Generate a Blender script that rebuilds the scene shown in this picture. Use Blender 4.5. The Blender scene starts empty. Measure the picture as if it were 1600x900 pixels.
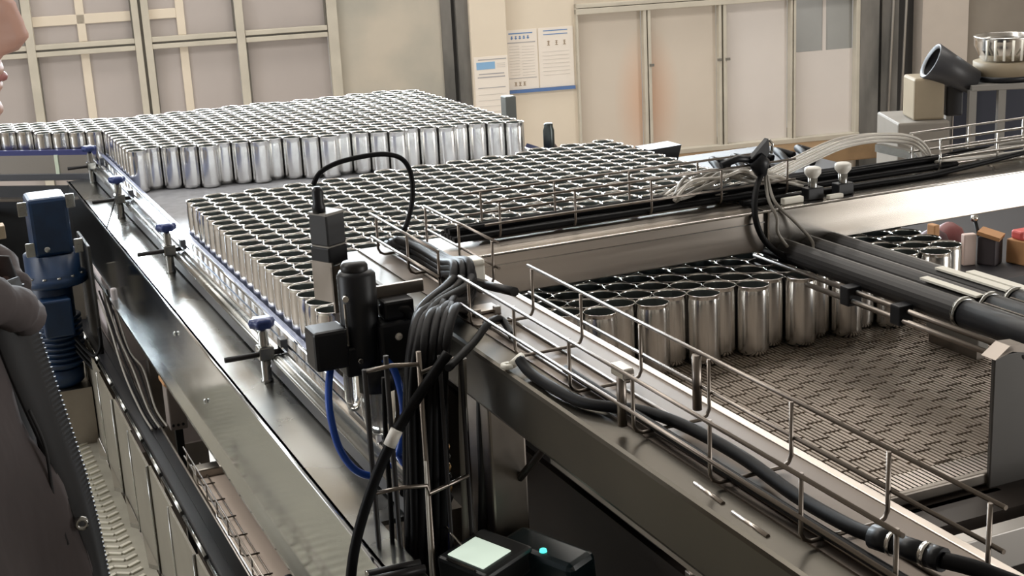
import bpy, bmesh, math, random
from mathutils import Vector, Matrix
random.seed(7)
scene = bpy.context.scene
C = scene.collection

# ------------------------------------------------------------------ camera
CAM_YAW, CAM_PITCH, CAM_ROLL, FPX = 0.406847904, 0.27222619, -0.0517546715, 2205.947
CAM_Z = 2.65
cam_d = bpy.data.cameras.new('camera')
cam = bpy.data.objects.new('camera', cam_d); C.objects.link(cam); scene.camera = cam
cam_d.sensor_width = 36.0; cam_d.lens = FPX * 36.0 / 1600.0
cam_d.clip_start = 0.05; cam_d.clip_end = 200
_f = Vector((math.sin(CAM_YAW)*math.cos(CAM_PITCH), math.cos(CAM_YAW)*math.cos(CAM_PITCH), -math.sin(CAM_PITCH)))
_r = Vector((math.cos(CAM_YAW), -math.sin(CAM_YAW), 0)); _u = _r.cross(_f)
_r2 = _r*math.cos(CAM_ROLL) + _u*math.sin(CAM_ROLL); _u2 = -_r*math.sin(CAM_ROLL) + _u*math.cos(CAM_ROLL)
M = Matrix.Identity(4)
for i in range(3):
    M[i][0], M[i][1], M[i][2] = _r2[i], _u2[i], -_f[i]
M[2][3] = CAM_Z
cam.matrix_world = M

# ------------------------------------------------------------------ world, lights, exposure
world = bpy.data.worlds.new('hall_air'); scene.world = world; world.use_nodes = True
bg = world.node_tree.nodes['Background']
bg.inputs[0].default_value = (0.92, 0.87, 0.80, 1); bg.inputs[1].default_value = 0.33
scene.view_settings.view_transform = 'Standard'; scene.view_settings.look = 'None'
scene.view_settings.gamma = 1.0; scene.view_settings.exposure = 0.25
scene.view_settings.use_curve_mapping = False

def area(name, loc, target, sx, sy, power, col):
    d = bpy.data.lights.new(name, 'AREA'); d.shape = 'RECTANGLE'; d.size = sx; d.size_y = sy
    d.energy = power; d.color = col
    o = bpy.data.objects.new(name, d); C.objects.link(o); o.location = loc
    o.rotation_euler = (Vector(target) - Vector(loc)).to_track_quat('-Z', 'Y').to_euler()
    return o
area('upper_window_daylight', (3.1, 9.75, 3.05), (2.4, 4.0, 1.9), 6.4, 0.75, 420, (0.84, 0.93, 1.0))
area('rail_glare_light', (1.45, 10.15, 2.75), (0.7, 4.2, 1.75), 0.8, 0.6, 130, (0.78, 0.91, 1.0))  # added light without a fixture, puts the hot glare on the rail
area('left_fill_light', (-6.9, 5.0, 2.6), (0.6, 4.0, 1.6), 4.5, 2.2, 230, (0.90, 0.95, 1.0))  # added side light to brighten pan and side panel; wall has no window
area('doorway_daylight', (9.45, -4.0, 1.8), (2.2, 2.4, 1.9), 3.6, 3.4, 380, (1.0, 0.98, 0.94))
for _y, _p in ((5.0, 200), (8.8, 170)):
    area('hall_lamp_row', (3.0, _y, 6.3), (3.0, _y, 0.0), 9.0, 0.6, _p, (1.0, 0.95, 0.88))

area('deck_fill_light', (-2.2, 4.6, 6.3), (-1.6, 4.4, 0.0), 0.6, 6.0, 190, (1.0, 0.97, 0.92))  # added overhead light to brighten the chevron deck

# ------------------------------------------------------------------ materials
MATS = {}
def mat(name, col, rough=0.5, metal=0.0, noise=0.0, nscale=8.0, bump=0.0, bscale=60.0, stretch=None,
        col2=None, trans=0.0, emit=None, estr=0.0, spec=0.5, rvar=0.0, alpha=1.0):
    if name in MATS: return MATS[name]
    m = bpy.data.materials.new(name); m.use_nodes = True; nt = m.node_tree; b = nt.nodes['Principled BSDF']
    b.inputs['Base Color'].default_value = (*col, 1); b.inputs['Roughness'].default_value = rough
    b.inputs['Metallic'].default_value = metal; b.inputs['Specular IOR Level'].default_value = spec
    b.inputs['Transmission Weight'].default_value = trans; b.inputs['Alpha'].default_value = alpha
    if emit: b.inputs['Emission Color'].default_value = (*emit, 1); b.inputs['Emission Strength'].default_value = estr
    if noise or bump or col2 or rvar:
        tc = nt.nodes.new('ShaderNodeTexCoord'); mp = nt.nodes.new('ShaderNodeMapping')
        nt.links.new(tc.outputs['Object'], mp.inputs[0])
        if stretch: mp.inputs['Scale'].default_value = stretch
        n = nt.nodes.new('ShaderNodeTexNoise'); n.inputs['Scale'].default_value = nscale; n.inputs['Detail'].default_value = 5
        nt.links.new(mp.outputs[0], n.inputs[0])
        if noise or col2:
            c2 = col2 or tuple(max(0, c*(1-noise)) for c in col)
            rp = nt.nodes.new('ShaderNodeValToRGB')
            rp.color_ramp.elements[0].position = 0.36; rp.color_ramp.elements[0].color = (*c2, 1)
            rp.color_ramp.elements[1].position = 0.62; rp.color_ramp.elements[1].color = (*col, 1)
            nt.links.new(n.outputs[0], rp.inputs[0]); nt.links.new(rp.outputs[0], b.inputs['Base Color'])
        if rvar:
            mr = nt.nodes.new('ShaderNodeMapRange'); mr.inputs['From Min'].default_value = .3; mr.inputs['From Max'].default_value = .7
            mr.inputs['To Min'].default_value = max(.02, rough-rvar); mr.inputs['To Max'].default_value = rough+rvar
            nt.links.new(n.outputs[0], mr.inputs[0]); nt.links.new(mr.outputs[0], b.inputs['Roughness'])
        if bump:
            n2 = nt.nodes.new('ShaderNodeTexNoise'); n2.inputs['Scale'].default_value = bscale; n2.inputs['Detail'].default_value = 3
            nt.links.new(mp.outputs[0], n2.inputs[0])
            bp = nt.nodes.new('ShaderNodeBump'); bp.inputs['Strength'].default_value = bump; bp.inputs['Distance'].default_value = 0.01
            nt.links.new(n2.outputs[0], bp.inputs['Height']); nt.links.new(bp.outputs[0], b.inputs['Normal'])
    MATS[name] = m
    return m
ALU   = mat('can_aluminium', (0.85,0.84,0.82), 0.19, 1.0)
CANIN = mat('can_inner_shaded_lacquer', (0.21,0.235,0.23), 0.4, 0.85)  # lacquer darkened so the shade inside the cans sits in its colour
STEEL = mat('brushed_stainless', (0.56,0.505,0.455), 0.33, 1.0, noise=.08, nscale=3, rvar=.05, stretch=(.5,6,12))
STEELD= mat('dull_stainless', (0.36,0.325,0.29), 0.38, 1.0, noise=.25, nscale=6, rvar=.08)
STEELM= mat('mirror_stainless', (0.60,0.64,0.65), 0.13, 1.0, noise=.12, nscale=4, rvar=.05, stretch=(1,.4,1))
FLANGE= mat('satin_stainless', (0.42,0.425,0.41), 0.26, 1.0, noise=.18, nscale=4, rvar=.1)
WIRE  = mat('tray_wire_steel', (0.25,0.22,0.195), 0.36, 1.0)
WIREB = mat('bright_wire_steel', (0.62,0.60,0.57), 0.22, 1.0)
RAILA = mat('rail_aluminium', (0.80,0.84,0.90), 0.10, 1.0)
RAILB = mat('rail_plastic_blue', (0.26,0.30,0.46), 0.35)
RAILD = mat('rail_dark', (0.08,0.085,0.10), 0.35)
BELT  = mat('belt_grey_plastic', (0.30,0.31,0.34), 0.4, noise=.2, nscale=30)
MESH  = mat('mesh_belt_ribs', (0.42,0.355,0.30), 0.42, 0.35, noise=.2, nscale=12)
DARK  = mat('dark_void', (0.022,0.020,0.018), 0.6)
BLACK = mat('black_plastic', (0.008,0.009,0.012), 0.42, spec=.35)
BLACKA= mat('black_anodised', (0.020,0.019,0.020), 0.42, 0.1, spec=.3)
CABLE = mat('black_cable', (0.006,0.006,0.007), 0.5, spec=.12)
CABLEG= mat('grey_cable', (0.27,0.255,0.23), 0.45)
HOSE  = mat('clear_hose', (0.74,0.70,0.64), 0.2, trans=.35)
HOSEB = mat('blue_hose', (0.012,0.075,0.42), 0.3)
WHITE = mat('white_plastic', (0.78,0.76,0.71), 0.4)
LABELW= mat('white_label', (0.86,0.84,0.76), 0.5)
BLUEP = mat('motor_blue_paint', (0.007,0.030,0.085), 0.42, noise=.25, nscale=20)
KNOB  = mat('blue_knob', (0.02,0.04,0.16), 0.35)
BRASS = mat('brass', (0.55,0.36,0.16), 0.35, 1.0)
ORANGE= mat('orange_card', (0.52,0.27,0.12), 0.7, noise=.15)
RED   = mat('red_plastic', (0.62,0.10,0.09), 0.45)
PINK  = mat('pale_pink_card', (0.66,0.52,0.47), 0.7)
GLASSC= mat('clear_bowl', (0.88,0.88,0.84), 0.08, trans=.88)

# ------------------------------------------------------------------ mesh helpers
class MB:
    def __init__(s): s.v = []; s.f = []; s.sm = []
    def add(s, vs, fs, smooth=False):
        k = len(s.v); s.v += [tuple(v) for v in vs]; s.f += [tuple(i+k for i in f) for f in fs]; s.sm += [smooth]*len(fs); return s
    def box(s, a, b, m=None, bev=0.0):
        x0,y0,z0 = a; x1,y1,z1 = b
        if bev:
            bm = bmesh.new(); bmesh.ops.create_cube(bm, size=1)
            for v in bm.verts: v.co = Vector(((x0+x1)/2+v.co.x*(x1-x0), (y0+y1)/2+v.co.y*(y1-y0), (z0+z1)/2+v.co.z*(z1-z0)))
            bmesh.ops.bevel(bm, geom=list(bm.edges), offset=bev, segments=2, affect='EDGES', profile=.5)
            bm.verts.index_update(); vs = [v.co.copy() for v in bm.verts]; fs = [[v.index for v in f.verts] for f in bm.faces]; bm.free()
        else:
            vs = [Vector(p) for p in ((x0,y0,z0),(x1,y0,z0),(x1,y1,z0),(x0,y1,z0),(x0,y0,z1),(x1,y0,z1),(x1,y1,z1),(x0,y1,z1))]
            fs = [(0,3,2,1),(4,5,6,7),(0,1,5,4),(1,2,6,5),(2,3,7,6),(3,0,4,7)]
        if m is not None: vs = [m @ v for v in vs]
        return s.add(vs, fs)
    def tube(s, pts, r, seg=8, cap=True, closed=False):
        pts = [Vector(p) for p in pts]; n = len(pts); rs = r if isinstance(r, (list,tuple)) else [r]*n
        vs = []; fs = []; up = None
        for i, p in enumerate(pts):
            if closed: t = pts[(i+1) % n] - pts[i-1]
            else: t = pts[min(i+1,n-1)] - pts[max(i-1,0)]
            t.normalize()
            if up is None: up = Vector((0,0,1)) if abs(t.z) < .9 else Vector((1,0,0))
            a = t.cross(up)
            if a.length < 1e-4: a = t.orthogonal()
            a.normalize(); b = a.cross(t); up = b
            vs += [p + (a*math.cos(2*math.pi*k/seg) + b*math.sin(2*math.pi*k/seg))*rs[i] for k in range(seg)]
        m = n if closed else n-1
        for i in range(m):
            j = (i+1) % n
            for k in range(seg): fs.append((i*seg+k, j*seg+k, j*seg+(k+1)%seg, i*seg+(k+1)%seg))
        s.add(vs, fs, True)
        if cap and not closed:
            k = len(s.v) - n*seg
            s.f.append(tuple(k+q for q in range(seg))); s.sm.append(False)
            s.f.append(tuple(k+(n-1)*seg+q for q in range(seg-1,-1,-1))); s.sm.append(False)
        return s
    def lathe(s, prof, c=(0,0,0), seg=20, m=None, smooth=True):
        vs = []; fs = []; c = Vector(c)
        for r, z in prof:
            for k in range(seg):
                v = Vector((r*math.cos(2*math.pi*k/seg), r*math.sin(2*math.pi*k/seg), z))
                vs.append((m @ v if m is not None else v) + c)
        for i in range(len(prof)-1):
            for k in range(seg): fs.append((i*seg+k, i*seg+(k+1)%seg, (i+1)*seg+(k+1)%seg, (i+1)*seg+k))
        return s.add(vs, fs, smooth)
    def prism(s, poly, axis, a, b):
        # poly: 2D outline; axis 'x','y','z' extruded from a to b
        def mk(u, w, t):
            return {'x': (t,u,w), 'y': (u,t,w), 'z': (u,w,t)}[axis]
        n = len(poly); vs = [mk(u,w,a) for u,w in poly] + [mk(u,w,b) for u,w in poly]
        fs = [tuple(range(n)), tuple(range(2*n-1, n-1, -1))] + [(i, i+n, (i+1)%n+n, (i+1)%n) for i in range(n)]
        return s.add(vs, fs)
    def mesh(s, name, material, off=(0,0,0)):
        me = bpy.data.meshes.new(name); o = Vector(off)
        me.from_pydata([tuple(Vector(v)-o) for v in s.v], [], s.f); me.materials.append(material)
        me.polygons.foreach_set('use_smooth', s.sm); me.update()
        bm = bmesh.new(); bm.from_mesh(me); bmesh.ops.recalc_face_normals(bm, faces=bm.faces); bm.to_mesh(me); bm.free()
        return me
def tag(o, label=None, cat=None, group=None, kind=None):
    if label: o['label'] = label
    if cat: o['category'] = cat
    if group: o['group'] = group
    if kind: o['kind'] = kind
    return o
def empty(name, loc, label=None, cat=None, group=None, kind=None):
    o = bpy.data.objects.new(name, None); C.objects.link(o); o.location = loc; o.empty_display_size = .05
    return tag(o, label, cat, group, kind)
def wloc(o):
    v = Vector(o.location)
    while o.parent: o = o.parent; v += Vector(o.location)
    return v
def part(name, mb, material, parent, label=None, kind=None):
    o = bpy.data.objects.new(name, mb.mesh(name, material, wloc(parent))); C.objects.link(o); o.parent = parent
    if label: o['label'] = label
    if kind: o['kind'] = kind
    return o
def thing(name, mb, material, loc, label, cat, group=None):
    o = bpy.data.objects.new(name, mb.mesh(name, material, loc)); C.objects.link(o); o.location = loc
    return tag(o, label, cat, group)
def struct(name, mb, material, loc=(0,0,0), label=None):
    o = bpy.data.objects.new(name, mb.mesh(name, material, loc)); C.objects.link(o); o.location = loc; o['kind'] = 'structure'
    if label: o['label'] = label
    return o
def smooth_path(pts, sub=6):
    pts = [Vector(p) for p in pts]; out = []
    n = len(pts)
    for i in range(n-1):
        p0, p1, p2, p3 = pts[max(i-1,0)], pts[i], pts[i+1], pts[min(i+2,n-1)]
        for k in range(sub):
            t = k/sub
            out.append(.5*((2*p1)+(p2-p0)*t+(2*p0-5*p1+4*p2-p3)*t*t+(3*p1-p0-3*p2+p3)*t**3))
    out.append(pts[-1]); return out
T = 1.877; B = 1.732; Z = 1.990      # can rim plane, belt plane, top of the stainless frame
S3 = math.sqrt(3)/2

# ================================================================== SETTING
def floorm():
    return mat('concrete_floor', (0.36,0.31,0.26), 0.55, noise=.2, nscale=3, bump=.1)
struct('floor', MB().box((-7,-6,-.1),(16,13,0)), floorm(), label='grey brown concrete hall floor')
HALLW = mat('hall_wall_paint', (0.42,0.38,0.33), .9, noise=.1, nscale=1)
struct('ceiling', MB().box((-7,-6,6.4),(16,13,6.6)), mat('hall_ceiling', (.40,.37,.33), .9), label='plain hall ceiling')
struct('wall_left', MB().box((-7.2,-6,0),(-7,13,6.4)), HALLW, label='plain left hall wall')
struct('wall_front', MB().box((-7,-6.2,0),(16,-6,6.4)), HALLW, label='plain hall wall behind the camera')
wr_ = empty('wall_right', (9.5,0,0), kind='structure', label='right hall wall with an open doorway')
part('wall_panel', MB().box((9.5,-6,0),(9.7,-5.9,6.4)), HALLW, wr_); part('wall_panel', MB().box((9.5,-5.9,3.6),(9.7,-2.1,6.4)), HALLW, wr_); part('wall_panel', MB().box((9.5,-2.1,0),(9.7,12,6.4)), HALLW, wr_)
# far wall frame: s along the wall, w = towards the room, z up
WD = Vector((.9826,-.1858,0)); WN = Vector((.1858,.9826,0)); W0 = 10.72
def wm():
    m = Matrix.Identity(4)
    for i in range(3): m[i][0] = WD[i]; m[i][1] = WN[i]; m[i][2] = (0,0,1)[i]
    p = WN*W0
    m[0][3], m[1][3] = p.x, p.y
    return m
WM = wm()
def wbox(s0, s1, z0, z1, d0, d1, mb=None, bev=0):   # d: depth from wall face towards room (positive = proud)
    mb = mb or MB(); return mb.box((s0,-d1,z0),(s1,-d0,z1), WM, bev)
PLASTER = mat('wall_plaster', (0.60,0.53,0.44), 0.85, noise=.13, nscale=1.6, bump=.08, bscale=20)
PLASTG  = mat('wall_grey_plaster', (0.50,0.45,0.375), 0.85, nscale=1.3, col2=(0.36,0.345,0.30), bump=.08, bscale=20)
CREAM   = mat('cream_panel', (0.69,0.61,0.50), 0.7, noise=.05, nscale=2)
GREYPIL = mat('grey_pillar_and_shade', (0.19,0.18,0.165), 0.7, nscale=4, col2=(0.08,0.078,0.073), stretch=(1,1,.3))
DARKREC = mat('dark_recess', (0.045,0.043,0.042), 0.8)
FRAMEW  = mat('window_frame_paint', (0.54,0.50,0.42), 0.55, noise=.12, nscale=5)
FRAMED  = mat('window_frame_dark_seal', (0.16,0.15,0.13), 0.6)  # dark tone for seals, mullion gap and latches
PANEL   = mat('left_window_pane', (0.45,0.405,0.385), 0.32, noise=.07, nscale=1.2)
PANER   = mat('papered_pane', (0.635,0.565,0.49), 0.42, noise=.10, nscale=1.1)
def stain_pane(name, base, rust, centre, rad):
    m = mat(name, base, 0.45, noise=.05, nscale=1.5); nt = m.node_tree; b = nt.nodes['Principled BSDF']
    src = b.inputs['Base Color'].links[0].from_socket
    tc = nt.nodes.new('ShaderNodeTexCoord'); mp = nt.nodes.new('ShaderNodeMapping'); mp.inputs['Scale'].default_value = (2.2,2.2,1.0)
    sub = nt.nodes.new('ShaderNodeVectorMath'); sub.operation = 'SUBTRACT'; sub.inputs[1].default_value = centre
    nt.links.new(tc.outputs['Object'], sub.inputs[0]); nt.links.new(sub.outputs[0], mp.inputs[0])
    ln = nt.nodes.new('ShaderNodeVectorMath'); ln.operation = 'LENGTH'; nt.links.new(mp.outputs[0], ln.inputs[0])
    mr = nt.nodes.new('ShaderNodeMapRange'); mr.inputs['From Min'].default_value = 0; mr.inputs['From Max'].default_value = rad
    mr.inputs['To Min'].default_value = .75; mr.inputs['To Max'].default_value = 0; nt.links.new(ln.outputs['Value'], mr.inputs[0])
    mx = nt.nodes.new('ShaderNodeMixRGB'); nt.links.new(mr.outputs[0], mx.inputs[0]); nt.links.new(src, mx.inputs[1]); mx.inputs[2].default_value = (*rust, 1)
    nt.links.new(mx.outputs[0], b.inputs['Base Color']); return m
_st = (WM @ Vector((3.59,0,1.0))) - (WM @ Vector((4.2,0,.56)))
PANERUST = stain_pane('rust_stained_pane', (0.60,0.53,0.45), (0.62,0.33,0.19), tuple(_st), .62)
PANEP   = mat('pale_pane', (0.66,0.61,0.575), 0.4, noise=.04, nscale=1.5)
PANEG   = mat('grey_glass_pane', (0.33,0.335,0.325), 0.2, noise=.1, nscale=2)
SILL    = mat('brown_sill', (0.25,0.155,0.075), 0.7, noise=.3, nscale=4)

wall = empty('wall_back', tuple(WM @ Vector((2,0,0))), kind='structure', label='beige plastered far wall of the hall')
part('plaster', wbox(-9,-1.9,0,6,-.3,0), PLASTER, wall)
part('plaster', wbox(-1.9,1.165,0,.55,-.3,0), PLASTER, wall)
part('plaster', wbox(-1.9,1.165,3.2,6,-.3,0), PLASTER, wall)
part('plaster', wbox(1.165,1.95,0,6,-.3,0), PLASTG, wall, 'grey beige stained plaster beside the left window')
part('plaster', wbox(2.43,3.003,0,6,-.3,0), CREAM, wall, 'cream panel below the paired notices')
part('plaster', wbox(3.003,5.40,0,.56,-.3,0), PLASTER, wall)
part('plaster', wbox(3.003,5.40,1.80,6,-.3,0), PLASTER, wall)
part('plaster', wbox(5.98,6.40,0,6,-.3,0), mat('white_wall', (0.60,0.535,0.475), .85, noise=.1, nscale=2), wall)
part('plaster', wbox(6.40,10,0,6,-.3,-.05), mat('greybrown_wall', (0.30,0.265,0.225), .85, noise=.2, nscale=1.5), wall)
t1 = empty('trim_1', tuple(WM @ Vector((2.0,0,0))), kind='structure', label='grey strips coloured as the shaded side of the cream pillar')  # strips stand for the pillar's shaded side; the shade is their colour
part('strip', wbox(1.95,2.03,0,6,-.05,.02), GREYPIL, t1); part('strip', wbox(2.03,2.06,0,6,-.05,-.01), DARKREC, t1)
part('strip', wbox(2.06,2.154,0,6,-.05,.05), GREYPIL, t1)
struct('trim_2', wbox(2.154,2.438,0,6,-.05,.10, bev=.006), CREAM, tuple(WM @ Vector((2.3,0,0))), 'cream square pillar standing proud of the wall')
t3 = empty('trim_3', tuple(WM @ Vector((5.6,0,0))), kind='structure', label='smudged dark grey pillar right of the papered window')
part('strip', wbox(5.40,5.56,0,6,-.05,.06), GREYPIL, t3); part('strip', wbox(5.56,5.60,0,6,-.05,.0), DARKREC, t3)
part('strip', wbox(5.60,5.75,0,6,-.05,.03), GREYPIL, t3); part('recess', wbox(5.75,5.98,0,6,-.25,-.15), DARKREC, t3)
for i, (s0, s1) in enumerate(((5.80,5.86),(5.915,5.975))):
    mb = MB().tube([WM @ Vector((s0,-.05,6)), WM @ Vector((s0-.10,-.05,2.0)), WM @ Vector((s0-.16,-.05,0))], .011)
    thing('conduit_pipe', mb, mat('galvanised_conduit', (.42,.40,.37), .4, .7), tuple(WM @ Vector((s0-.16,-.05,0))),
          ('left' if i == 0 else 'right') + ' of two thin grey conduit pipes in the dark wall recess', 'pipe')
# ---- left window (window_1): each bar and pane a piece
w1 = empty('window_1', tuple(WM @ Vector((-.3,0,.55))), kind='structure', label='steel framed window with lavender grey panes behind the can stream')
def bars(win, lst, d0=-.02, d1=.05, m=None, nm='mullion'):
    for s0, s1, z0, z1 in lst: part(nm, wbox(s0,s1,z0,z1,d0,d1,bev=.004), m or FRAMEW, win)
cols = [(-1.90,-1.06),(-1.005,-.31),(-.195,.415),(.48,1.085)]
bars(w1, [(-1.062,-1.0,.55,3.2),(-.31,-.262,.55,3.2),(-.242,-.19,.55,3.2),(.417,.478,.55,3.2),(1.088,1.165,.55,3.2)])
part('mullion_gap', wbox(-.262,-.242,.55,3.2,-.03,.02), FRAMED, w1)
for s0, s1 in cols:
    bars(w1, [(s0,s1,1.69,1.725),(s0,s1,1.74,1.775),(s0,s1,.55,.62),(s0,s1,3.13,3.2)], d1=.04, nm='transom')
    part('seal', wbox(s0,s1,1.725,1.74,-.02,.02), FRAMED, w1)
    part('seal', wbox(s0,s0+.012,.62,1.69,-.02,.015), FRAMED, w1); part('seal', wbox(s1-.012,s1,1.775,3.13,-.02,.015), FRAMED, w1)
    part('pane', wbox(s0,s1,.6,1.70,-.06,-.03), PANEL, w1); part('pane', wbox(s0,s1,1.77,3.15,-.06,-.03), PANEL, w1)
for s0, z0, z1 in ((-.70,.62,1.69),(-.70,1.775,3.13),(.00,.62,1.69),(.00,1.775,3.13)):   # inner glazing bars
    bars(w1, [(s0,s0+.06,z0,z1)], -.03, -.01, CREAM, 'inner_bar')
bars(w1, [(-1.005,-.31,1.90,1.97),(-.195,.0,1.90,1.97)], -.03, -.01, CREAM, 'inner_bar')
# ---- right window (window_2): four tall panels
w2 = empty('window_2', tuple(WM @ Vector((4.2,0,.56))), kind='structure', label='row of four tall papered window panels')
pan = [(3.02,3.545,PANERUST),(3.61,4.175,PANERUST),(4.245,4.787,PANEP),(4.84,5.364,PANEP)]
bars(w2, [(3.003,3.02,.56,1.80),(3.548,3.575,.58,1.76),(3.585,3.61,.58,1.76),(4.177,4.20,.58,1.76),(4.215,4.243,.58,1.76),(4.79,4.808,.58,1.76),(4.818,4.838,.58,1.76),(5.364,5.40,.56,1.80)])
bars(w2, [(3.003,5.40,1.72,1.765),(3.003,5.40,1.77,1.80),(3.003,5.40,.56,.60)], d1=.06, nm='transom')
for s in (3.575,4.20,4.808): part('seal', wbox(s,s+.015,.6,1.72,-.02,.02), FRAMED, w2)
for i, (s0, s1, m) in enumerate(pan):
    top = 1.29 if i == 3 else 1.73
    part('pane', wbox(s0,s1,.59,top,-.05,-.02), m, w2)
    if i == 3:
        part('pane', wbox(s0,s1,1.29,1.73,-.05,-.03), PANEG, w2, 'grey clear glass at the top of the panel')
        part('inner_bar', wbox(5.10,5.13,1.29,1.73,-.03,-.022), PANEP, w2)
for i, s in enumerate((3.60,4.17,4.24)):
    part('latch', wbox(s-.01,s+.025,1.28,1.30,.05,.065), FRAMED, w2)
struct('trim_4', wbox(3.0,5.45,.42,.56,-.02,.30,bev=.01), SILL, tuple(WM @ Vector((4.2,0,.42))), 'brown window sill ledge under the papered panels')

# ---- notices on the wall
PAPER = mat('notice_paper', (0.76,0.70,0.63), 0.6); PRB = mat('print_blue', (0.10,0.22,0.46), .6); PRG = mat('print_grey', (0.36,0.35,0.36), .6)
PRL = mat('print_light', (0.58,0.54,0.50), .6); PRO = mat('print_brown', (0.30,0.22,0.14), .6); PRBB = mat('print_blue_block', (0.22,0.40,0.62), .6)
def notice(s0, s1, z0, z1, dep, label):
    n = empty('wall_notice', tuple(WM @ Vector(((s0+s1)/2,-dep,z0))), label, 'notice', 'notices on the wall')
    part('sheet', wbox(s0,s1,z0,z1,dep,dep+.006), PAPER, n); return n
def pr(n, rects, dep, m, nm='printed_line'):
    for s0, s1, z0, z1 in rects: part(nm, wbox(s0,s1,z0,z1,dep+.006,dep+.0075), m, n)
n1 = notice(2.166,2.432,.92,1.462,.10,'white notice with a light blue heading block on the cream pillar')
pr(n1, [(2.20,2.42,1.435,1.442)], .10, PRG); pr(n1, [(2.185,2.33,1.365,1.42)], .10, PRBB, 'heading_block')
pr(n1, [(2.345,2.41,1.375+.014*k,1.380+.014*k) for k in range(3)], .10, PRL)
pr(n1, [(2.20,2.40,1.325,1.333),(2.19,2.405,1.300,1.309),(2.19,2.405,1.22,1.226)], .10, PRG)
pr(n1, [(2.19,2.41,1.17-.045*k,1.174-.045*k) for k in range(5)], .10, PRL)
n2 = notice(2.447,2.695,1.176,1.637,.0,'white notice with five blue glyphs under its title, left of the framed pair')
pr(n2, [(2.47,2.66,1.605,1.613)], 0, PRB); pr(n2, [(2.45,2.68,1.535,1.542),(2.45,2.68,1.262,1.267)], 0, PRG)
for k in range(5):                                     # blurred heading characters
    x = 2.485+.032*k; pr(n2, [(x,x+.020,1.568,1.575),(x+.007,x+.013,1.563,1.590),(x+.002,x+.018,1.582,1.587)], 0, PRB, 'glyph')
for k in range(3):
    x = 2.50+.035*k; pr(n2, [(x,x+.022,1.205,1.210),(x+.008,x+.014,1.205,1.235),(x+.002,x+.020,1.219,1.223),(x,x+.022,1.231,1.235)], 0, PRO, 'glyph')
pr(n2, [(2.47,2.55,1.51-.022*k,1.513-.022*k) for k in range(11)]+[(2.57,2.67,1.505-.022*k,1.508-.022*k) for k in range(11)], 0, PRL)
n3 = notice(2.705,2.985,1.176,1.637,.0,'white notice with three spaced dark glyphs, right of the framed pair')
pr(n3, [(2.745,2.94,1.610,1.617),(2.745,2.94,1.582,1.588)], 0, PRB)
for k in range(3):
    x = 2.775+.064*k; pr(n3, [(x,x+.022,1.500,1.505),(x+.008,x+.014,1.500,1.536),(x+.002,x+.020,1.517,1.521),(x+.001,x+.021,1.530,1.534)], 0, PRO, 'glyph')
pr(n3, [(2.735,2.95,1.45-.03*k,1.453-.03*k) for k in range(7)], 0, PRL)
thing('notice_rail', wbox(2.437,2.987,1.150,1.174,0,.02), mat('blue_rail', (0.08,0.16,0.36), .5), tuple(WM @ Vector((2.71,0,1.15))), 'blue bottom rail under the paired notices', 'rail')

# ================================================================== CAN CONVEYOR
cv = empty('can_conveyor', (1.3,4,0), 'stainless can conveyor with grey belt running towards the far windows', 'conveyor')
part('belt', MB().box((.70,2.56,B-.03),(2.09,6.25,B)).prism([(-.9,6.45),(.70,5.33),(.70,6.6),(-.9,6.6)], 'z', B-.03, B), BELT, cv)
part('top_flange', MB().box((.548,1.2,1.704),(.600,1.96,1.712)).box((.548,1.96,1.704),(.66,5.35,1.712)), FLANGE, cv, 'satin steel flange beside the rail')
part('side_panel', MB().box((.548,1.2,1.48),(.556,5.35,1.712)), STEELM, cv, 'mirror bright side panel')
part('edge_bead', MB().tube([(.548,1.2,1.711),(.548,5.35,1.711)], .0035, 8), RAILA, cv)
part('lower_lip', MB().box((.535,1.2,1.474),(.556,5.35,1.482)), STEELM, cv)
part('bolt', MB().lathe([(0,-.004),(.006,-.004),(.006,0)], (.546,3.05,1.58), 10, Matrix.Rotation(math.pi/2,4,'Y')), STEELM, cv)
part('bolt', MB().lathe([(0,-.004),(.006,-.004),(.006,0)], (.546,3.35,1.66), 10, Matrix.Rotation(math.pi/2,4,'Y')), STEELM, cv)
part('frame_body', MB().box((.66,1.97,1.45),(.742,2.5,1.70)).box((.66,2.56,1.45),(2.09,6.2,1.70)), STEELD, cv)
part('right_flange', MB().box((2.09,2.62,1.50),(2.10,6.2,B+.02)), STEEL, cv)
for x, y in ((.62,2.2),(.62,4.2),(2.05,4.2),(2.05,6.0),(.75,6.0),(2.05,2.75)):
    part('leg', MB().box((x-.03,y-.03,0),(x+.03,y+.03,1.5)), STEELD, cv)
# guide rail along the left edge of the cans
gr = empty('guide_rail', (.67,3.5,B), 'bright aluminium guide rail with blue grey strip beside the cans', 'guide rail')
part('wear_strip', MB().box((.684,1.97,B-.005),(.698,5.50,B+.058),bev=.003), RAILB, gr, 'blue grey plastic wear strip')
part('profile', MB().prism([(.648,B+.012),(.684,B+.012),(.684,B+.0545),(.664,B+.0545),(.663,B+.049),(.660,B+.049),(.659,B+.0535),(.650,B+.0535),(.648,B+.050)], 'y', 1.97, 5.46), RAILA, gr)
part('rib', MB().tube([(.6825,1.97,B+.0555),(.6825,5.46,B+.0555)], .0022, 8), RAILA, gr)
part('lower_tube', MB().tube([(.641,1.95,B+.026),(.641,5.44,B+.026)], .010, 10), FLANGE, gr)
part('groove', MB().box((.640,1.95,B-.015),(.652,5.44,B+.012)), RAILD, gr)
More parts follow.
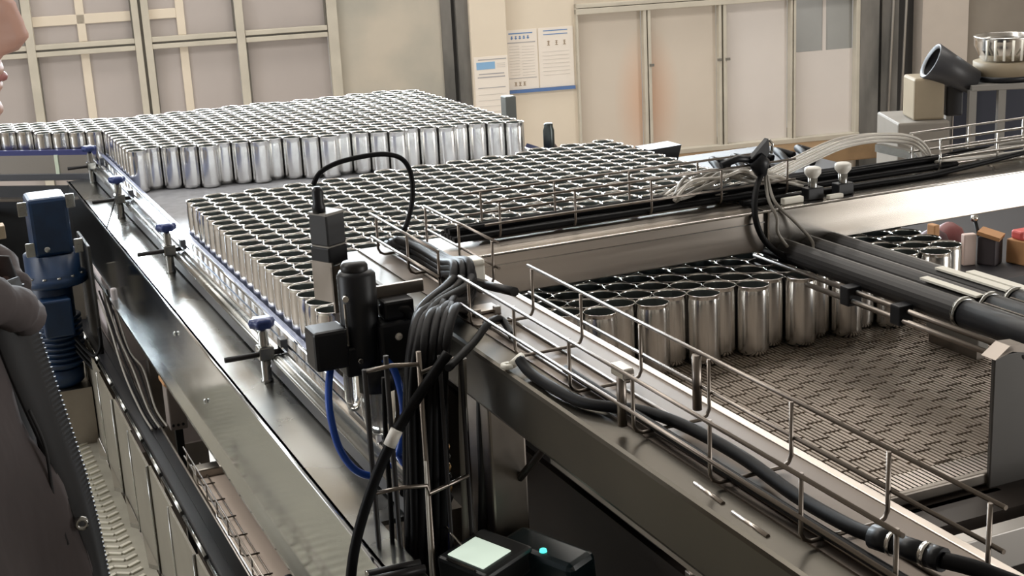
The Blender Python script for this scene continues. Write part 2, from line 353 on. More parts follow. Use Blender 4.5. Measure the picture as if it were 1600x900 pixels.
# cross guide rail, running away to the far left
def slant(x0, y0, x1, y1, z0, z1, th): 
    d = Vector((x1-x0,y1-y0,0)); n = Vector((-d.y,d.x,0)).normalized()*th
    mb = MB(); p = [Vector((x0,y0,0)),Vector((x1,y1,0))]
    vs = [(q.x,q.y,z) for z in (z0,z1) for q in (p[0],p[1],p[1]+n,p[0]+n)]
    return mb.add(vs, [(0,3,2,1),(4,5,6,7),(0,1,5,4),(1,2,6,5),(2,3,7,6),(3,0,4,7)])
cr = empty('cross_guide_rail', (.3,5.7,B), 'grey guide rail crossing to the far left in front of the last cans', 'guide rail')
XA, YA, XB, YB = -.45, 6.107, .655, 5.333
part('profile', slant(XA,YA,XB,YB,B-.005,B+.070,.012), mat('grey_rail_aluminium', (.50,.50,.50), .25, 1.0), cr); part('wear_strip', slant(XA,YA+.002,XB,YB+.002,B+.070,B+.088,.016), mat('navy_strip', (.05,.06,.20), .35), cr)
part('groove', slant(XA,YA-.01,XB,YB-.01,B-.02,B+.0,.02), RAILD, cr); part('clip', slant(.52,5.4235,.532,5.415,B-.004,B+.071,.012), mat('lime_white_clip', (.75,.85,.70), .3), cr)
cp = empty('cross_conveyor_frame', (0,5.4,0), 'dark steel frame below the cross rail at the far left', 'frame')
part('panel', slant(-.9,6.39,.55,5.375,1.0,1.69,.02), mat('dark_blue_steel', (.075,.08,.09), .4, .6, noise=.3, nscale=5), cp)
part('upper_lip', slant(-.9,6.35,.55,5.335,1.64,1.65,.04), STEELD, cp); part('leg', MB().box((-.5,6.0,0),(-.44,6.06,1.1)), STEELD, cp)
# rail brackets with blue knobs
def bracket(x, y, lab, rodl=.085):
    k = empty('rail_bracket', (x,y,1.712), lab, 'bracket', 'rail brackets with blue knobs')
    part('post', MB().lathe([(0,0),(.013,0),(.013,.004),(.011,.006),(.011,.105),(.008,.108),(.008,.118),(0,.118)], (x,y,1.712), 14), FLANGE, k)
    kn = MB(); prof = []
    vs = []; fs = []; n = 24
    for z, rr in ((1.826,.010),(1.828,.022),(1.838,.025),(1.846,.022),(1.848,.008)):
        for i in range(n): a = 2*math.pi*i/n; q = rr*(1+.13*math.cos(6*a)); vs.append((x+q*math.cos(a), y+q*math.sin(a), z))
    for j in range(4):
        for i in range(n): fs.append((j*n+i, j*n+(i+1)%n, (j+1)*n+(i+1)%n, (j+1)*n+i))
    fs.append(tuple(4*n+i for i in range(n))); kn.add(vs, fs, True)
    part('knob', kn, KNOB, k, 'dark blue lobed knob')
    part('cross_rod', MB().tube([(x-rodl,y-.012,1.775),(x+.045,y-.012,1.775)], .006, 8), BLACKA, k)
    part('clamp', MB().box((x-.016,y-.022,1.762),(x+.016,y+.012,1.790),bev=.003), FLANGE, k)
    part('clip', MB().box((x+.03,y-.02,1.768),(x+.045,y+.01,1.800),bev=.002), RAILD, k)
bracket(.618,2.726,'rail bracket nearest the camera, blue knob standing clear against the steel flange')
bracket(.621,3.757,'rail bracket in the glare, second of those standing on the flange')
bracket(.619,4.566,'rail bracket third along the flange, beside the gap in the cans')
bracket(.630,5.263,'farthest rail bracket at the corner of the cross rail')
lr = empty('slotted_rods', (.55,1.768,1.712), 'pair of short dark rods lying across the flange beside the hanging cables', 'rods')
for _y in (1.762,1.782): part('rod', MB().tube([(.520,_y+.004,1.719),(.600,_y,1.719)], .0062, 8), BLACKA, lr); part('end_face', MB().tube([(.5185,_y+.004,1.719),(.521,_y+.004,1.719)], .0066, 8), WIREB, lr)
thing('thin_cord', MB().tube(smooth_path([(0.615,4.500,1.828),(0.570,4.400,1.770),(0.550,4.454,1.698)]), .0025, 6), CABLE, (0.550,4.454,1.698), 'thin dark cord hanging over the flange edge at the far bracket', 'cord')

# ================================================================== CANS
OUT = [(0,.006),(.022,.004),(.0245,0),(.0265,.0005),(.0325,.009),(.0327,.014),(.0327,.127),(.0318,.137)]
RIM = [(.0318,.137),(.0319,.1415),(.0329,.1436),(.0329,.1448),(.0323,.1452),(.0316,.1446),(.0313,.1415)]
INN = [(.0313,.1415),(.0312,.137),(.0316,.126),(.0318,.014),(.026,.010),(0,.010)]
def two_tone(me, n_in):          # the last faces are the inside, lacquer with shade in its colour
    me.materials.append(CANIN)
    for p in me.polygons[len(me.polygons)-n_in:]: p.material_index = 1
    return me
can_mesh = two_tone(MB().lathe(OUT[:-1]+RIM, seg=26).lathe(INN, seg=26).mesh('can', ALU), 26*5)
body_mesh = two_tone(MB().lathe(OUT, seg=30).lathe(INN, seg=30).mesh('can_body', ALU), 30*5)
rim_mesh = MB().lathe(RIM, seg=30).mesh('can_rim', mat('can_rim_bright', (.93,.92,.90), .10, 1.0))
D = .066
a_ = Vector((S3,-.5,0))*D; b_ = Vector((0,-1,0))*D; c_ = Vector((S3,.5,0))*D
mid0 = Vector((.7622,3.7811,B)); fr0 = Vector((1.3702,2.3153,B))
front, mid, far = [], [], []
for i in range(-60,61):
    for k in range(-60,61):
        p = mid0 + (i+.5)*a_ + k*b_
        if .715 < p.x < 2.055 and 2.605 < p.y < 3.90+.06*(p.x-.72): mid.append(p)
        if .715 < p.x < 2.04 and 4.83-.26*(p.x-.774) < p.y < 5.72-.06*(p.x-.7) : far.append(p)
        elif -.75 < p.x <= .715 and 5.625-.70*(p.x-.345) < p.y < 5.86-.31*(p.x-.378): far.append(p)
        q = fr0 + (i+.5)*a_ + k*c_
        if .972 < q.x < 2.05 and 2.283 < q.y < 2.538: front.append(q)
def jit(p): return Vector((p.x+random.uniform(-.0004,.0004), p.y+random.uniform(-.0004,.0004), p.z))
edge = sorted([p for p in front if p.y < 2.31], key=lambda p: p.x)
ORD = ['first','second','third','fourth','fifth','sixth','seventh','eighth','ninth','tenth','eleventh','twelfth']
def ordn(n): return str(n)+('th' if 10 <= n % 100 <= 20 else {1:'st',2:'nd',3:'rd'}.get(n % 10,'th'))
def colrank(pts, up):
    cols = {}
    for p in pts: cols.setdefault(round(p.x/(D*S3)*2), []).append(p)
    d = {}
    for c, key in enumerate(sorted(cols)):
        for n, p in enumerate(sorted(cols[key], key=lambda p: p.y if up else -p.y)): d[(round(p.x,3),round(p.y,3))] = (c+1, n+1)
    return d
frk = colrank(front, True)
cnt = 0
for p in front:
    r = empty('beverage_can', jit(p), cat='can', group='open silver cans on the mesh belt')
    c, n = frk[(round(p.x,3),round(p.y,3))]
    r['label'] = 'open silver can on mesh belt, %s column from the left, %s from the front' % (ordn(c), ordn(n))
    for nm, me in (('body', body_mesh), ('rim', rim_mesh)):
        o = bpy.data.objects.new(nm, me); C.objects.link(o); o.parent = r
    r.rotation_euler.z = random.uniform(0, 6.28)
    cnt += 1
rest = sorted(mid, key=lambda p: (p.x**2 + p.y**2))
mr = colrank(mid, False)
for p in rest[:300-cnt]:
    o = bpy.data.objects.new('beverage_can', can_mesh); C.objects.link(o); o.location = jit(p); o.rotation_euler.z = random.uniform(0, 6.28)
    c, n = mr[(round(p.x,3),round(p.y,3))]
    l = 'open silver can in middle block, %s column from guide rail, %s from its far end' % (ordn(c), ordn(n))
    tag(o, l, 'can', 'open silver cans in the middle block')
lowp = OUT[2:-1]+[(.0316,.139),(.0329,.1442),(.0328,.1450),(.0316,.1446),(.0313,.1415)]
lowi = [(.0313,.1415),(.0312,.137),(.0316,.126),(.0316,.03),(0,.03)]
def lump(name, pts, lab):
    mb = MB(); inn = 0
    for one in (MB().lathe(lowp, seg=18), MB().lathe(lowi, seg=18)):
        inn = 0
        for p in pts: mb.add([(v[0]+p.x, v[1]+p.y, v[2]+p.z) for v in one.v], one.f, True); inn += len(one.f)
    o = bpy.data.objects.new(name, two_tone(mb.mesh(name, ALU, (1.3,pts[0].y,B)), inn)); C.objects.link(o); o.location = (1.3,pts[0].y,B)
    tag(o, lab, 'cans', kind='stuff')
lump('beverage_cans', rest[300-cnt:] + far, 'hundreds of open silver cans crowding the far end of the conveyor')

# ================================================================== MESH BELT AND FRONT MACHINE
mbelt = empty('mesh_belt', (1.4,2,B-.02), 'brown grey ribbed mesh belt under the front cans', 'conveyor belt')
part('carrier', MB().box((.93,1.66,B-.02),(2.09,2.59,B-.009)), DARK, mbelt)
ribs = MB(); px_ = .0092; L_ = .0508
nx = int((2.085-.935)/px_)
for i in range(nx):
    x = .935+i*px_; off = ((i//4) % 2)*L_*.5 + ((i//4) % 3)*.004
    y = 1.668 - (L_ - off if off else 0)
    while y < 2.58:
        y0 = max(y, 1.668); y1 = min(y+L_-.0065, 2.585)
        if y1-y0 > .004: ribs.box((x-.0027,y0,B-.009),(x+.0027,y1,B-.0004))
        y += L_
part('ribs', ribs, MESH, mbelt, kind='stuff')
cross = MB()
for k in range(18): cross.tube([(.93,1.70+k*L_,B-.0105),(2.09,1.70+k*L_,B-.0105)], .0018, 6)
part('cross_pins', cross, DARK, mbelt, kind='stuff')
comb = MB()
for i in range(0,nx): comb.box((.935+i*px_-.0030,1.612,B-.012),(.935+i*px_+.0030,1.664,B+.001))
part('comb_fingers', comb, STEEL, mbelt, kind='stuff')
part('end_bar', MB().box((.93,1.598,B-.018),(2.09,1.612,B+.002),bev=.003), STEELD, mbelt)
part('drip_lip', MB().box((.93,1.575,B-.035),(1.50,1.59,B-.022),bev=.002), STEEL, mbelt)
SKIRT = mat('brown_black_panel', (0.030,0.022,0.018), 0.45, 0.3, noise=.3, nscale=3)
fm = empty('casing_machine', (1.4,1.6,0), 'dark brown machine casing below the stainless front beam', 'machine')
part('casing', MB().box((1.02,1.52,.02),(2.09,2.59,B-.022)), SKIRT, fm)
part('side_skirt', MB().box((.93,.5,.02),(.95,2.59,1.70)), SKIRT, fm)
part('inner_floor', MB().box((.95,.5,1.55),(2.3,1.60,1.56)), SKIRT, fm)
part('base', MB().box((.80,.5,0),(2.09,2.6,.02)), SKIRT, fm)
part('leg', MB().box((.752,1.86,0),(.812,1.95,1.903),bev=.004), STEELD, fm)
part('leg', MB().box((.752,.5,0),(.812,.58,1.903),bev=.004), STEELD, fm)
part('brace', MB().tube([(0.800,1.768,1.861),(0.800,1.985,1.672)], .006), SKIRT, fm)
part('underside_angle', MB().box((.76,.6,1.885),(.80,1.66,1.903)), STEELD, fm)
thing('grey_guard_plate', MB().box((1.487,1.592,1.56),(2.3,1.600,1.928),bev=.002), mat('dark_grey_plate', (.085,.080,.076), .45, .4, noise=.15, nscale=4), (1.487,1.6,1.56), 'plain grey steel guard plate standing at the right end of the mesh belt', 'plate')
gb = empty('plate_bracket', (1.50,1.60,1.928), 'small bent bright bracket on top of the grey guard plate', 'bracket')
part('tongue', MB().prism([(1.472,1.930),(1.500,1.948),(1.528,1.946),(1.545,1.935),(1.540,1.930),(1.505,1.938)], 'y', 1.575, 1.606), WIRE, gb)
part('bolt', MB().tube([(1.508,1.555,1.934),(1.525,1.555,1.938)], .004), DARK, gb)
thing('cross_channel', MB().box((.95,1.455,1.652),(2.3,1.485,1.713),bev=.002), mat('pale_steel', (.66,.63,.60), .4, .4), (1.6,1.47,1.56), 'pale steel cross channel at the lower right, in front of the mesh belt', 'channel')

# ---- front beam and bridge beam
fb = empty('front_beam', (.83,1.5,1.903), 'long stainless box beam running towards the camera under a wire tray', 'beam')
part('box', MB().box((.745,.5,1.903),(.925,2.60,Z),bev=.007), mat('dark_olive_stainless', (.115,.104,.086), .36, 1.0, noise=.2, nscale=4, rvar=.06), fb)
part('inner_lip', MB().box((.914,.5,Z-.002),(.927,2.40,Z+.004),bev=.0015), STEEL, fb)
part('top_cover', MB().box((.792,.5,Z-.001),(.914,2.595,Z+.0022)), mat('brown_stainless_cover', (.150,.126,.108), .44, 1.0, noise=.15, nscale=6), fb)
part('edge_highlight', MB().tube([(0.772,1.293,1.990),(0.770,1.230,1.990)], .003), STEEL, fb); part('edge_highlight', MB().tube([(0.767,1.206,1.990),(0.766,1.137,1.990)], .003), STEEL, fb)  # two short bright streaks drawn as highlights on the beam edge
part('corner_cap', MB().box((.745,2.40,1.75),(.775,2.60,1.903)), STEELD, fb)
br = empty('bridge_beam', (1.8,2.5,1.907), 'stainless bridge beam crossing over the cans with a wire tray on top', 'beam')
part('box', MB().box((.925,2.405,1.907),(1.612,2.60,Z),bev=.003), STEEL, br); part('box', MB().box((1.622,2.405,1.907),(3.3,2.60,Z),bev=.003), mat('smooth_stainless', (.56,.53,.49), .2, 1.0, noise=.06, nscale=3, rvar=.04, stretch=(.5,6,12)), br)
part('joint_gap', MB().box((1.610,2.412,1.912),(1.624,2.595,Z-.004)), DARK, br)
part('highlight_bead', MB().tube([(.93,2.407,Z-.0005),(3.3,2.407,Z-.0005)], .0028, 8), WIREB, br)  # bright bead modelled as the highlight along the beam's top edge
part('fold_line', MB().box((.93,2.4030,Z-.022),(1.612,2.4052,Z-.0195)), WIREB, br)
part('post', MB().box((3.1,2.42,0),(3.18,2.5,1.907)), STEELD, br)

# ---- wire cable trays
def tray(name, lab, p0, p1, w, h, ts, swap=False, wm=None, ends=()):
    """p0: start corner on the near bottom line, along +u (x or y); w across, h up"""
    wm = wm or WIRE; r = .0026
    root = empty(name, p0, lab, 'cable tray')
    x0, y0, z0 = p0
    def pt(t, v, z): return (x0+v, t, z0+z) if not swap else (t, y0+v, z0+z)
    for t in ts:
        path = [pt(t,0,h), pt(t,0,.012), pt(t,.004,.004), pt(t,.012,0), pt(t,w-.012,0), pt(t,w-.004,.004), pt(t,w,.012), pt(t,w,h)]
        part('cross_wire', MB().tube(path, r, 8), wm, root)
    for v, z in ((0,h),(w,h),(0,h*.42),(w,h*.42),(w*.3,-.004),(w*.7,-.004)):
        s = -.005 if v == 0 else .005 if v == w else 0
        part('rail_wire', MB().tube([pt(p1[0],v+s,z), pt(p1[1],v+s,z)], r, 8), wm, root)
    return root
trB = tray('wire_cable_tray', 'wire cable tray along the front beam, running to the lower right corner', (.776,1.5,Z+.008), (.93,1.998), .109, .078, [.945,1.093,1.266,1.444,1.62,1.80,1.972])
for y in (1.473,): part('joint_sleeve', MB().tube([(.885,y,Z+.01),(.885,y,Z+.084)], .0062, 10), WIRE, trB); part('joint_sleeve', MB().tube([(.776,y,Z+.01),(.776,y,Z+.084)], .0062, 10), WIRE, trB)
part('splice_clip', MB().box((.770,1.455,Z+.075),(.786,1.490,Z+.090),bev=.002), WIREB, trB)
tray('wire_cable_tray', 'short wire cable tray on the beam corner where the black cables drop', (.806,2.35,Z+.008), (2.165,2.525), .100, .078, [2.18,2.335,2.505])
tray('wire_cable_tray', 'wire cable tray on the bridge beam holding tangled grey cables', (1.3,2.49,Z+.008), (1.02,1.745), .095, .076, [1.055,1.22,1.395,1.563,1.728], True)
trD = tray('wire_cable_tray', 'bright wire cable tray on the right end of the bridge beam', (2.6,2.49,Z+.006), (2.135,3.25), .095, .074, [2.14,2.305,2.47,2.635,2.80,2.965,3.13], True, WIREB)
part('rail_wire', MB().tube([(2.135,2.485,Z+.056),(3.25,2.485,Z+.056)], .0026), WIREB, trD); part('rail_wire', MB().tube([(2.135,2.591,Z+.056),(3.25,2.591,Z+.056)], .0026), WIREB, trD)

def cable(name, pts, r, m, lab, cat='cable', group=None, seg=8, sub=6):
    pts = [Vector(p) for p in pts]
    return thing(name, MB().tube(smooth_path(pts, sub), r, seg), m, tuple(pts[0]), lab, cat, group)
# cables in tray on the bridge
for k, (y, z, r) in enumerate(((2.505,.014,.007),(2.520,.013,.006),(2.536,.014,.0075),(2.553,.013,.006),(2.568,.014,.006),(2.528,.026,.006),(2.546,.026,.0065))):
    w = [.0015*math.sin(i*2.1+k) for i in range(9)]
    cable('black_cable', [(.96+.155*i, y+w[i], Z+z+abs(w[(i*3)%9])) for i in range(9)], r, CABLE, 'black cable lying lengthwise in the tray on the bridge beam', group='black cables in the bridge tray')
for k in range(11):
    y0 = 2.50+.007*k; pts = []
    for i in range(7):
        x = 1.46+.055*i+random.uniform(-.01,.01); pts.append((x, min(2.580,max(2.497,y0+random.uniform(-.03,.03))), Z+.018+.05*math.sin(math.pi*i/6.5+.3)*random.uniform(.4,1.15)))
    cable('grey_cable', pts, .0038, CABLEG if k % 3 else HOSE, 'thin grey cable in the tangled bundle inside the bridge tray', group='tangled grey cables in the bridge tray')
# clear hoses arching over the bridge
for k in range(6):
    dy = .014*k - .03; o = .012*(k % 3)
    pts = [(1.571,2.560,2.009), (1.700,2.570,2.029), (1.816,2.580,2.057), (1.927,2.580,2.085), (2.033,2.580,2.086), (2.115,2.580,2.069), (2.157,2.580,2.035), (2.157,2.570,1.991)]
    pts = [(x+o*.8+(.012*(k//3) if i > 4 else 0), y+dy, max(Z+.005, z-o*.9-.006*(k//3))) for i, (x,y,z) in enumerate(pts)]
    cable('clear_hose', pts, .0036, HOSE, 'translucent hose in the bundle arching over the bridge beam', 'hose', 'translucent hoses arching over the bridge')
# long pale tubes behind the bridge
for k, (zz, yy) in enumerate(((1.975,2.68),(1.945,2.72))):
    thing('pale_tube', MB().tube([(1.70,yy,zz),(2.36,yy,zz+.004)], .011, 10), FLANGE, (1.70,yy,zz), ('upper' if k == 0 else 'lower') + ' pale steel tube lying behind the bridge beam below the hoses', 'tube')
thing('pale_crossbar', MB().box((2.32,2.63,1.955),(2.34,2.95,1.975)), FLANGE, (2.33,2.8,1.955), 'pale bar joining the tubes behind the bridge beam', 'bar')
# white mushroom knobs and tags
for x, l in ((1.765,'left of two white mushroom knobs on the bridge beam'),(1.843,'right of two white mushroom knobs on the bridge beam')):
    k = empty('mushroom_knob', (x,2.45,Z), l, 'knob', 'white knobs on the bridge beam')
    part('stem', MB().lathe([(.010,.025),(.010,.050),(0,.050)], (x,2.45,Z), 12), FLANGE, k); part('base_block', MB().box((x-.02,2.437,Z+.0005),(x+.02,2.463,Z+.026),bev=.002), BLACK, k)
    part('cap', MB().lathe([(.010,.046),(.018,.056),(.018,.066),(.014,.069),(0,.070)], (x,2.45,Z), 14), WHITE, k)
thing('white_tag', MB().box((1.680,2.432,Z+.0005),(1.730,2.446,Z+.014),bev=.002), LABELW, (1.70,2.44,Z), 'white tag block beside the tray end on the bridge beam', 'tag')
thing('white_tag', MB().box((1.785,2.418,Z+.0005),(1.822,2.430,Z+.010),bev=.002), LABELW, (1.80,2.42,Z), 'small white tag on the front edge of the bridge beam below the knobs', 'tag')
for k, (y, r) in enumerate(((2.466,.006),(2.476,.005))):
    cable('black_cable', [(1.60,y,Z+.008),(1.75,y+.004,Z+.007),(1.95,y+.002,Z+.007),(2.12,y+.004,Z+.007),(2.4,y+.03,Z+.02)], r, CABLE, ('front' if k == 0 else 'rear') + ' black cable lying past the white knobs on the bridge beam')
for k in range(6):
    pts = [(2.15+.13*i, 2.505+.012*k+random.uniform(-.006,.006), Z+.018+random.uniform(0,.014)) for i in range(8)]
    cable('pale_cable', pts, .0045, [HOSE,CABLEG,CABLE][k % 3], 'cable lying in the bright tray at the right end of the bridge', group='cables in the right bridge tray')
# tie wrap with drooping cables
tw = empty('cable_tie_bundle', (1.655,2.48,2.06), 'black taped cable bundle tied to the bridge tray corner', 'cable tie')
part('tape', MB().tube([(1.640,2.482,2.090),(1.652,2.480,2.075),(1.655,2.478,2.050)], [.019,.022,.011], 10), BLACK, tw)
part('tail', MB().prism([(1.625,2.090),(1.668,2.128),(1.672,2.100),(1.655,2.075)], 'y', 2.472, 2.486), BLACK, tw)
part('tail', MB().tube([(1.640,2.482,2.085),(1.60,2.484,2.092),(1.56,2.486,2.082)], .008, 8), BLACK, tw)
part('wire_end', MB().tube([(1.672,2.476,2.125),(1.680,2.474,2.115),(1.676,2.474,2.095)], .003, 6), WIREB, tw)
cable('black_cable', [(1.655,2.478,2.055), (1.608,2.430,2.029), (1.584,2.395,1.984), (1.602,2.385,1.932), (1.648,2.370,1.891), (1.675,2.340,1.884), (1.693,2.330,1.895)], .0065, CABLE, 'black cable drooping from the bridge tray in front of the beam')
cable('grey_hose', [(1.664,2.478,2.05), (1.632,2.420,2.014), (1.633,2.390,1.978), (1.633,2.385,1.945), (1.658,2.370,1.904), (1.659,2.340,1.887)], .0035, CABLEG, 'left of two thin grey hoses drooping from the bridge tray', 'hose')
cable('grey_hose', [(1.668,2.478,2.05), (1.641,2.410,2.008), (1.675,2.390,1.966), (1.705,2.370,1.924), (1.697,2.340,1.897), (1.685,2.250,1.876)], .0035, CABLEG, 'right of two thin grey hoses drooping from the bridge tray', 'hose')

# ---- three black rodless cylinders over the right of the mesh belt
for k, xc in enumerate((1.668,1.727,1.784)):
    cy = empty('black_cylinder', (xc,2.1,T+.02), ['left','middle','right'][k] + ' of three long black cylinders above the right of the mesh belt', 'cylinder')
    zc = T+.022
    pf = [(xc+.026*math.cos(q)*(1 if abs(math.cos(q)) < .8 else 1.04), zc+.024*math.sin(q)) for q in [2*math.pi*i/20 for i in range(20)]]
    part('barrel', MB().prism(pf, 'y', 1.862, 2.47), BLACKA, cy)
    part('edge_strip', MB().box((xc+.027,1.94 if k < 2 else 1.87,zc+.006),(xc+.0315,2.46,zc+.0125)), WIREB, cy)
    part('end_ring', MB().lathe([(.024,-.008),(.0295,-.008),(.0295,.0),(.024,.0)], (xc,1.862,zc), 20, Matrix.Rotation(math.pi/2,4,'X')), FLANGE, cy)
    part('head', MB().lathe([(0,0),(.026,0),(.026,.20),(.024,.21),(0,.21)], (xc,1.858,zc), 20, Matrix.Rotation(math.pi/2,4,'X')), BLACK, cy)
    if k < 2: part('head_strip', MB().box((xc+.018,1.66,zc+.0185),(xc+.023,1.84,zc+.0225)), WIREB, cy)
    if k: part('label', MB().box((xc-.030+.012*(k-1),1.87,zc+.0215),(xc-.012+.014*(k-1),2.02 if k == 1 else 2.06,zc+.0255)), LABELW, cy, 'white label strip')
    if k == 2: part('label', MB().box((xc+.004,1.80,zc+.0245),(xc+.024,2.0,zc+.0275)), LABELW, cy, 'white label strip')
sr = empty('twin_slide_rods', (1.62,2,T), 'pair of thin steel slide rods with black clamps below the left cylinder', 'rods')
part('rod', MB().tube([(1.632,1.62,T+.004),(1.632,2.47,T+.004)], .0055, 8), WIRE, sr); part('rod', MB().tube([(1.622,1.62,T-.012),(1.622,2.47,T-.012)], .0055, 8), WIRE, sr)
for y in (2.135,1.985): part('clamp', MB().box((1.612,y-.014,T-.022),(1.645,y+.014,T+.016),bev=.003), BLACK, sr)
part('end_block', MB().box((1.600,1.603,T-.06),(1.66,1.65,T+.03),bev=.004), BLACK, sr)
thing('grey_guide_block', MB().box((1.846,2.025,B+.016),(1.875,2.175,B+.062),bev=.003), mat('grey_block', (.33,.32,.30), .5), (1.86,2.1,B), 'grey guide block on the mesh belt below the black cylinders', 'block')
part('foot', MB().box((1.850,2.03,B),(1.872,2.17,B+.018)), STEELD, bpy.data.objects['grey_guide_block'])

# ================================================================== CABLES ON THE FRONT BEAM
cable('black_cable', [(0.761,1.752,2.010),(0.763,1.719,1.999),(0.764,1.641,1.999),(0.774,1.571,1.999),(.815,1.50,Z+.014),(.832,1.42,Z+.017),(.838,1.30,Z+.017),(.830,1.18,Z+.016),(.822,1.08,Z+.024),(.822,1.035,Z+.030)], .0080, CABLE, 'thick black cable running from the eyelet tag along the tray to the connector')
cable('black_cable', [(.808,1.70,Z+.013),(.806,1.5,Z+.013),(.803,1.3,Z+.014),(.806,1.1,Z+.013),(.81,.90,Z+.014)], .006, CABLE, 'thin black cable along the near side of the front beam tray')
cn = empty('cable_connector', (.826,1.0,Z+.03), 'black inline cable connector with grey collars in the tray at lower right', 'connector')
def seg_tube(p, q, r, m, nm, lab=None): part(nm, MB().tube([p,q], r, 14), m, cn, lab)
A0, A1 = Vector((.821,1.035,Z+.030)), Vector((.840,.955,Z+.034))
dd = (A1-A0)
seg_tube(A0, A0+dd*.28, .0125, BLACK, 'nut'); seg_tube(A0+dd*.28, A0+dd*.34, .0135, WIREB, 'collar', 'bright collar'); seg_tube(A0+dd*.34, A0+dd*.74, .0110, BLACK, 'barrel')
seg_tube(A0+dd*.74, A0+dd*.82, .0130, WIREB, 'collar', 'bright collar'); seg_tube(A0+dd*.82, A1, .0120, BLACK, 'nut')
cable('black_cable', [tuple(A1),(.855,.93,Z+.033),(.872,.90,Z+.028),(.90,.85,Z+.02),(.905,.75,Z+.015)], .0085, CABLE, 'black cable leaving the connector towards the lower right corner')
wt = empty('eyelet_tag', (.757,1.77,Z), 'pale green white eyelet tag on the front beam edge', 'tag')
part('strap', MB().tube([(0.780,1.788,2.002),(0.756,1.770,1.998)], .006, 8), LABELW, wt)
part('ring', MB().lathe([(.003,0),(.010,0),(.010,.006),(.003,.006),(.003,0)], (0.752,1.776,1.993), 16), LABELW, wt)
# little plates and clips on the corner
thing('white_terminal_block', MB().box((.862,2.205,Z+.012),(.902,2.245,Z+.050),bev=.004), LABELW, (.88,2.22,Z), 'white terminal block inside the short corner tray', 'terminal block')
thing('clip_plate', MB().box((.80,2.045,Z+.0025),(.86,2.085,Z+.008),bev=.001).box((.81,2.035,Z+.0025),(.82,2.045,Z+.014)).box((.845,2.035,Z+.0025),(.855,2.045,Z+.014)), STEEL, (.83,2.06,Z), 'small steel clip plate between the two beam trays', 'plate')
thing('tray_coupler', MB().tube([(.866,2.19,Z+.02),(.868,2.10,Z+.03),(.866,2.0,Z+.045)], .008, 8), BLACKA, (.866,2.1,Z+.02), 'short dark sleeve linking the corner tray to the front beam tray', 'sleeve')
cable('curled_strap', [(0.670,1.801,2.000),(0.736,1.863,2.010),(0.785,1.915,2.020),(0.818,1.944,2.010),(0.810,1.889,2.000)], .006, CABLE, 'black cable curling up from the bundle onto the front beam', 'cable')
# black bundle: through the corner tray, then down the left side of the beam
bundle = [((.845,2.60),(.870,2.46),(.862,2.32),(.850,2.20))]
for k in range(15):
    ox = .009*(k % 3) - .009; oz = .010*((k//3) % 3)
    p = [(.85+ox, 2.56-.01*k, Z+.014+oz), (.862+ox, 2.42, Z+.014+oz), (.856+ox, 2.28, Z+.018+oz), (.838+ox*1.5, 2.155, Z+.045+oz*.8), (.800+ox*2, 2.085, Z+.048-.003*k)]
    q = [(0.732,1.990,2.034), (0.684,1.910,2.002), (0.674,1.910,1.922), (0.667,1.910,1.819), (0.660,1.910,1.713), (0.651,1.910,1.594)]
    p += [(x+.0120*(k % 5)-.032+.0015*math.sin(i*1.7+k*2), y-.012*(k//5), z) for i, (x,y,z) in enumerate(q)]
    cable('black_cable', p, [.0075,.0065,.0082][k % 3], CABLE, 'black cable of the thick bundle dropping from the corner tray down the beam side', group='black cables dropping in a bundle')
# vertical wire tray on the left of the leg
vt = empty('vertical_wire_tray', (.65,1.87,.95), 'tall vertical wire tray carrying the dropping cables', 'cable tray')
for x, y, z1 in ((.568,1.875,1.995),(.600,1.870,2.012),(.648,1.862,2.012),(.680,1.862,2.000),(.716,1.868,1.992)):
    part('rail_wire', MB().tube([(x,y,.95),(x,y,z1)], .0042 if x < .65 else .0035, 8), BLACKA if x != .648 else WIRE, vt)
for z in (1.992,1.80,1.63,1.46,1.28,1.11):
    part('cross_wire', MB().tube([(.568,1.875,z),(.606,1.862,z+.006),(.645,1.858,z+.002),(.648,1.858,z-.012),(.716,1.866,z)], .0035, 8), WIRE, vt)
part('foot', MB().box((.560,1.850,.93),(.725,1.885,.95)), STEELD, vt)
# single loose lines
lc = cable('black_cable', [(0.686,1.840,2.009), (0.621,1.840,1.934), (0.579,1.840,1.873), (0.543,1.840,1.800), (0.517,1.840,1.724), (0.502,1.840,1.634)], .0085, CABLE, 'thick black cable slanting down to the left across the blue hose')
part('white_sleeve', MB().tube([(0.596,1.832,1.910), (0.583,1.832,1.888)], .0095, 10), WHITE, lc, 'white printed sleeve')
cable('black_cable', [(0.598,1.880,1.976), (0.594,1.880,1.886), (0.593,1.880,1.773), (0.588,1.880,1.625)], .004, CABLE, 'thin black cable hanging straight between blue hose and bundle')
cable('grey_lead', [(0.762,1.900,1.970), (0.755,1.900,1.867), (0.752,1.900,1.761), (0.738,1.900,1.576)], .008, BLACKA, 'dark grey lead hanging right of the bundle beside the machine leg')
cable('grey_lead', [(0.723,1.880,1.983), (0.717,1.880,1.861), (0.713,1.880,1.734), (0.706,1.880,1.594)], .007, CABLEG, 'brown grey lead hanging between the bundle and the machine leg')
cable('white_lead', [(0.646,1.860,1.841), (0.644,1.860,1.758), (0.643,1.860,1.695), (0.642,1.860,1.620)], .0025, WHITE, 'thin white lead hanging in front of the black bundle')
st = empty('striped_coil_tube', (.69,1.93,1.62), 'blue tube with slanted orange and black coil behind the cable bundle', 'tube')
part('tube', MB().lathe([(0,0),(.017,0),(.017,.13),(.014,.14),(0,.14)], (.690,1.93,1.660), 16), mat('deep_blue_tube', (.02,.04,.30), .3), st)
part('cap', MB().lathe([(0,-.045),(.009,-.045),(.012,-.03),(.012,0),(0,0)], (.690,1.93,1.660), 14), WHITE, st)
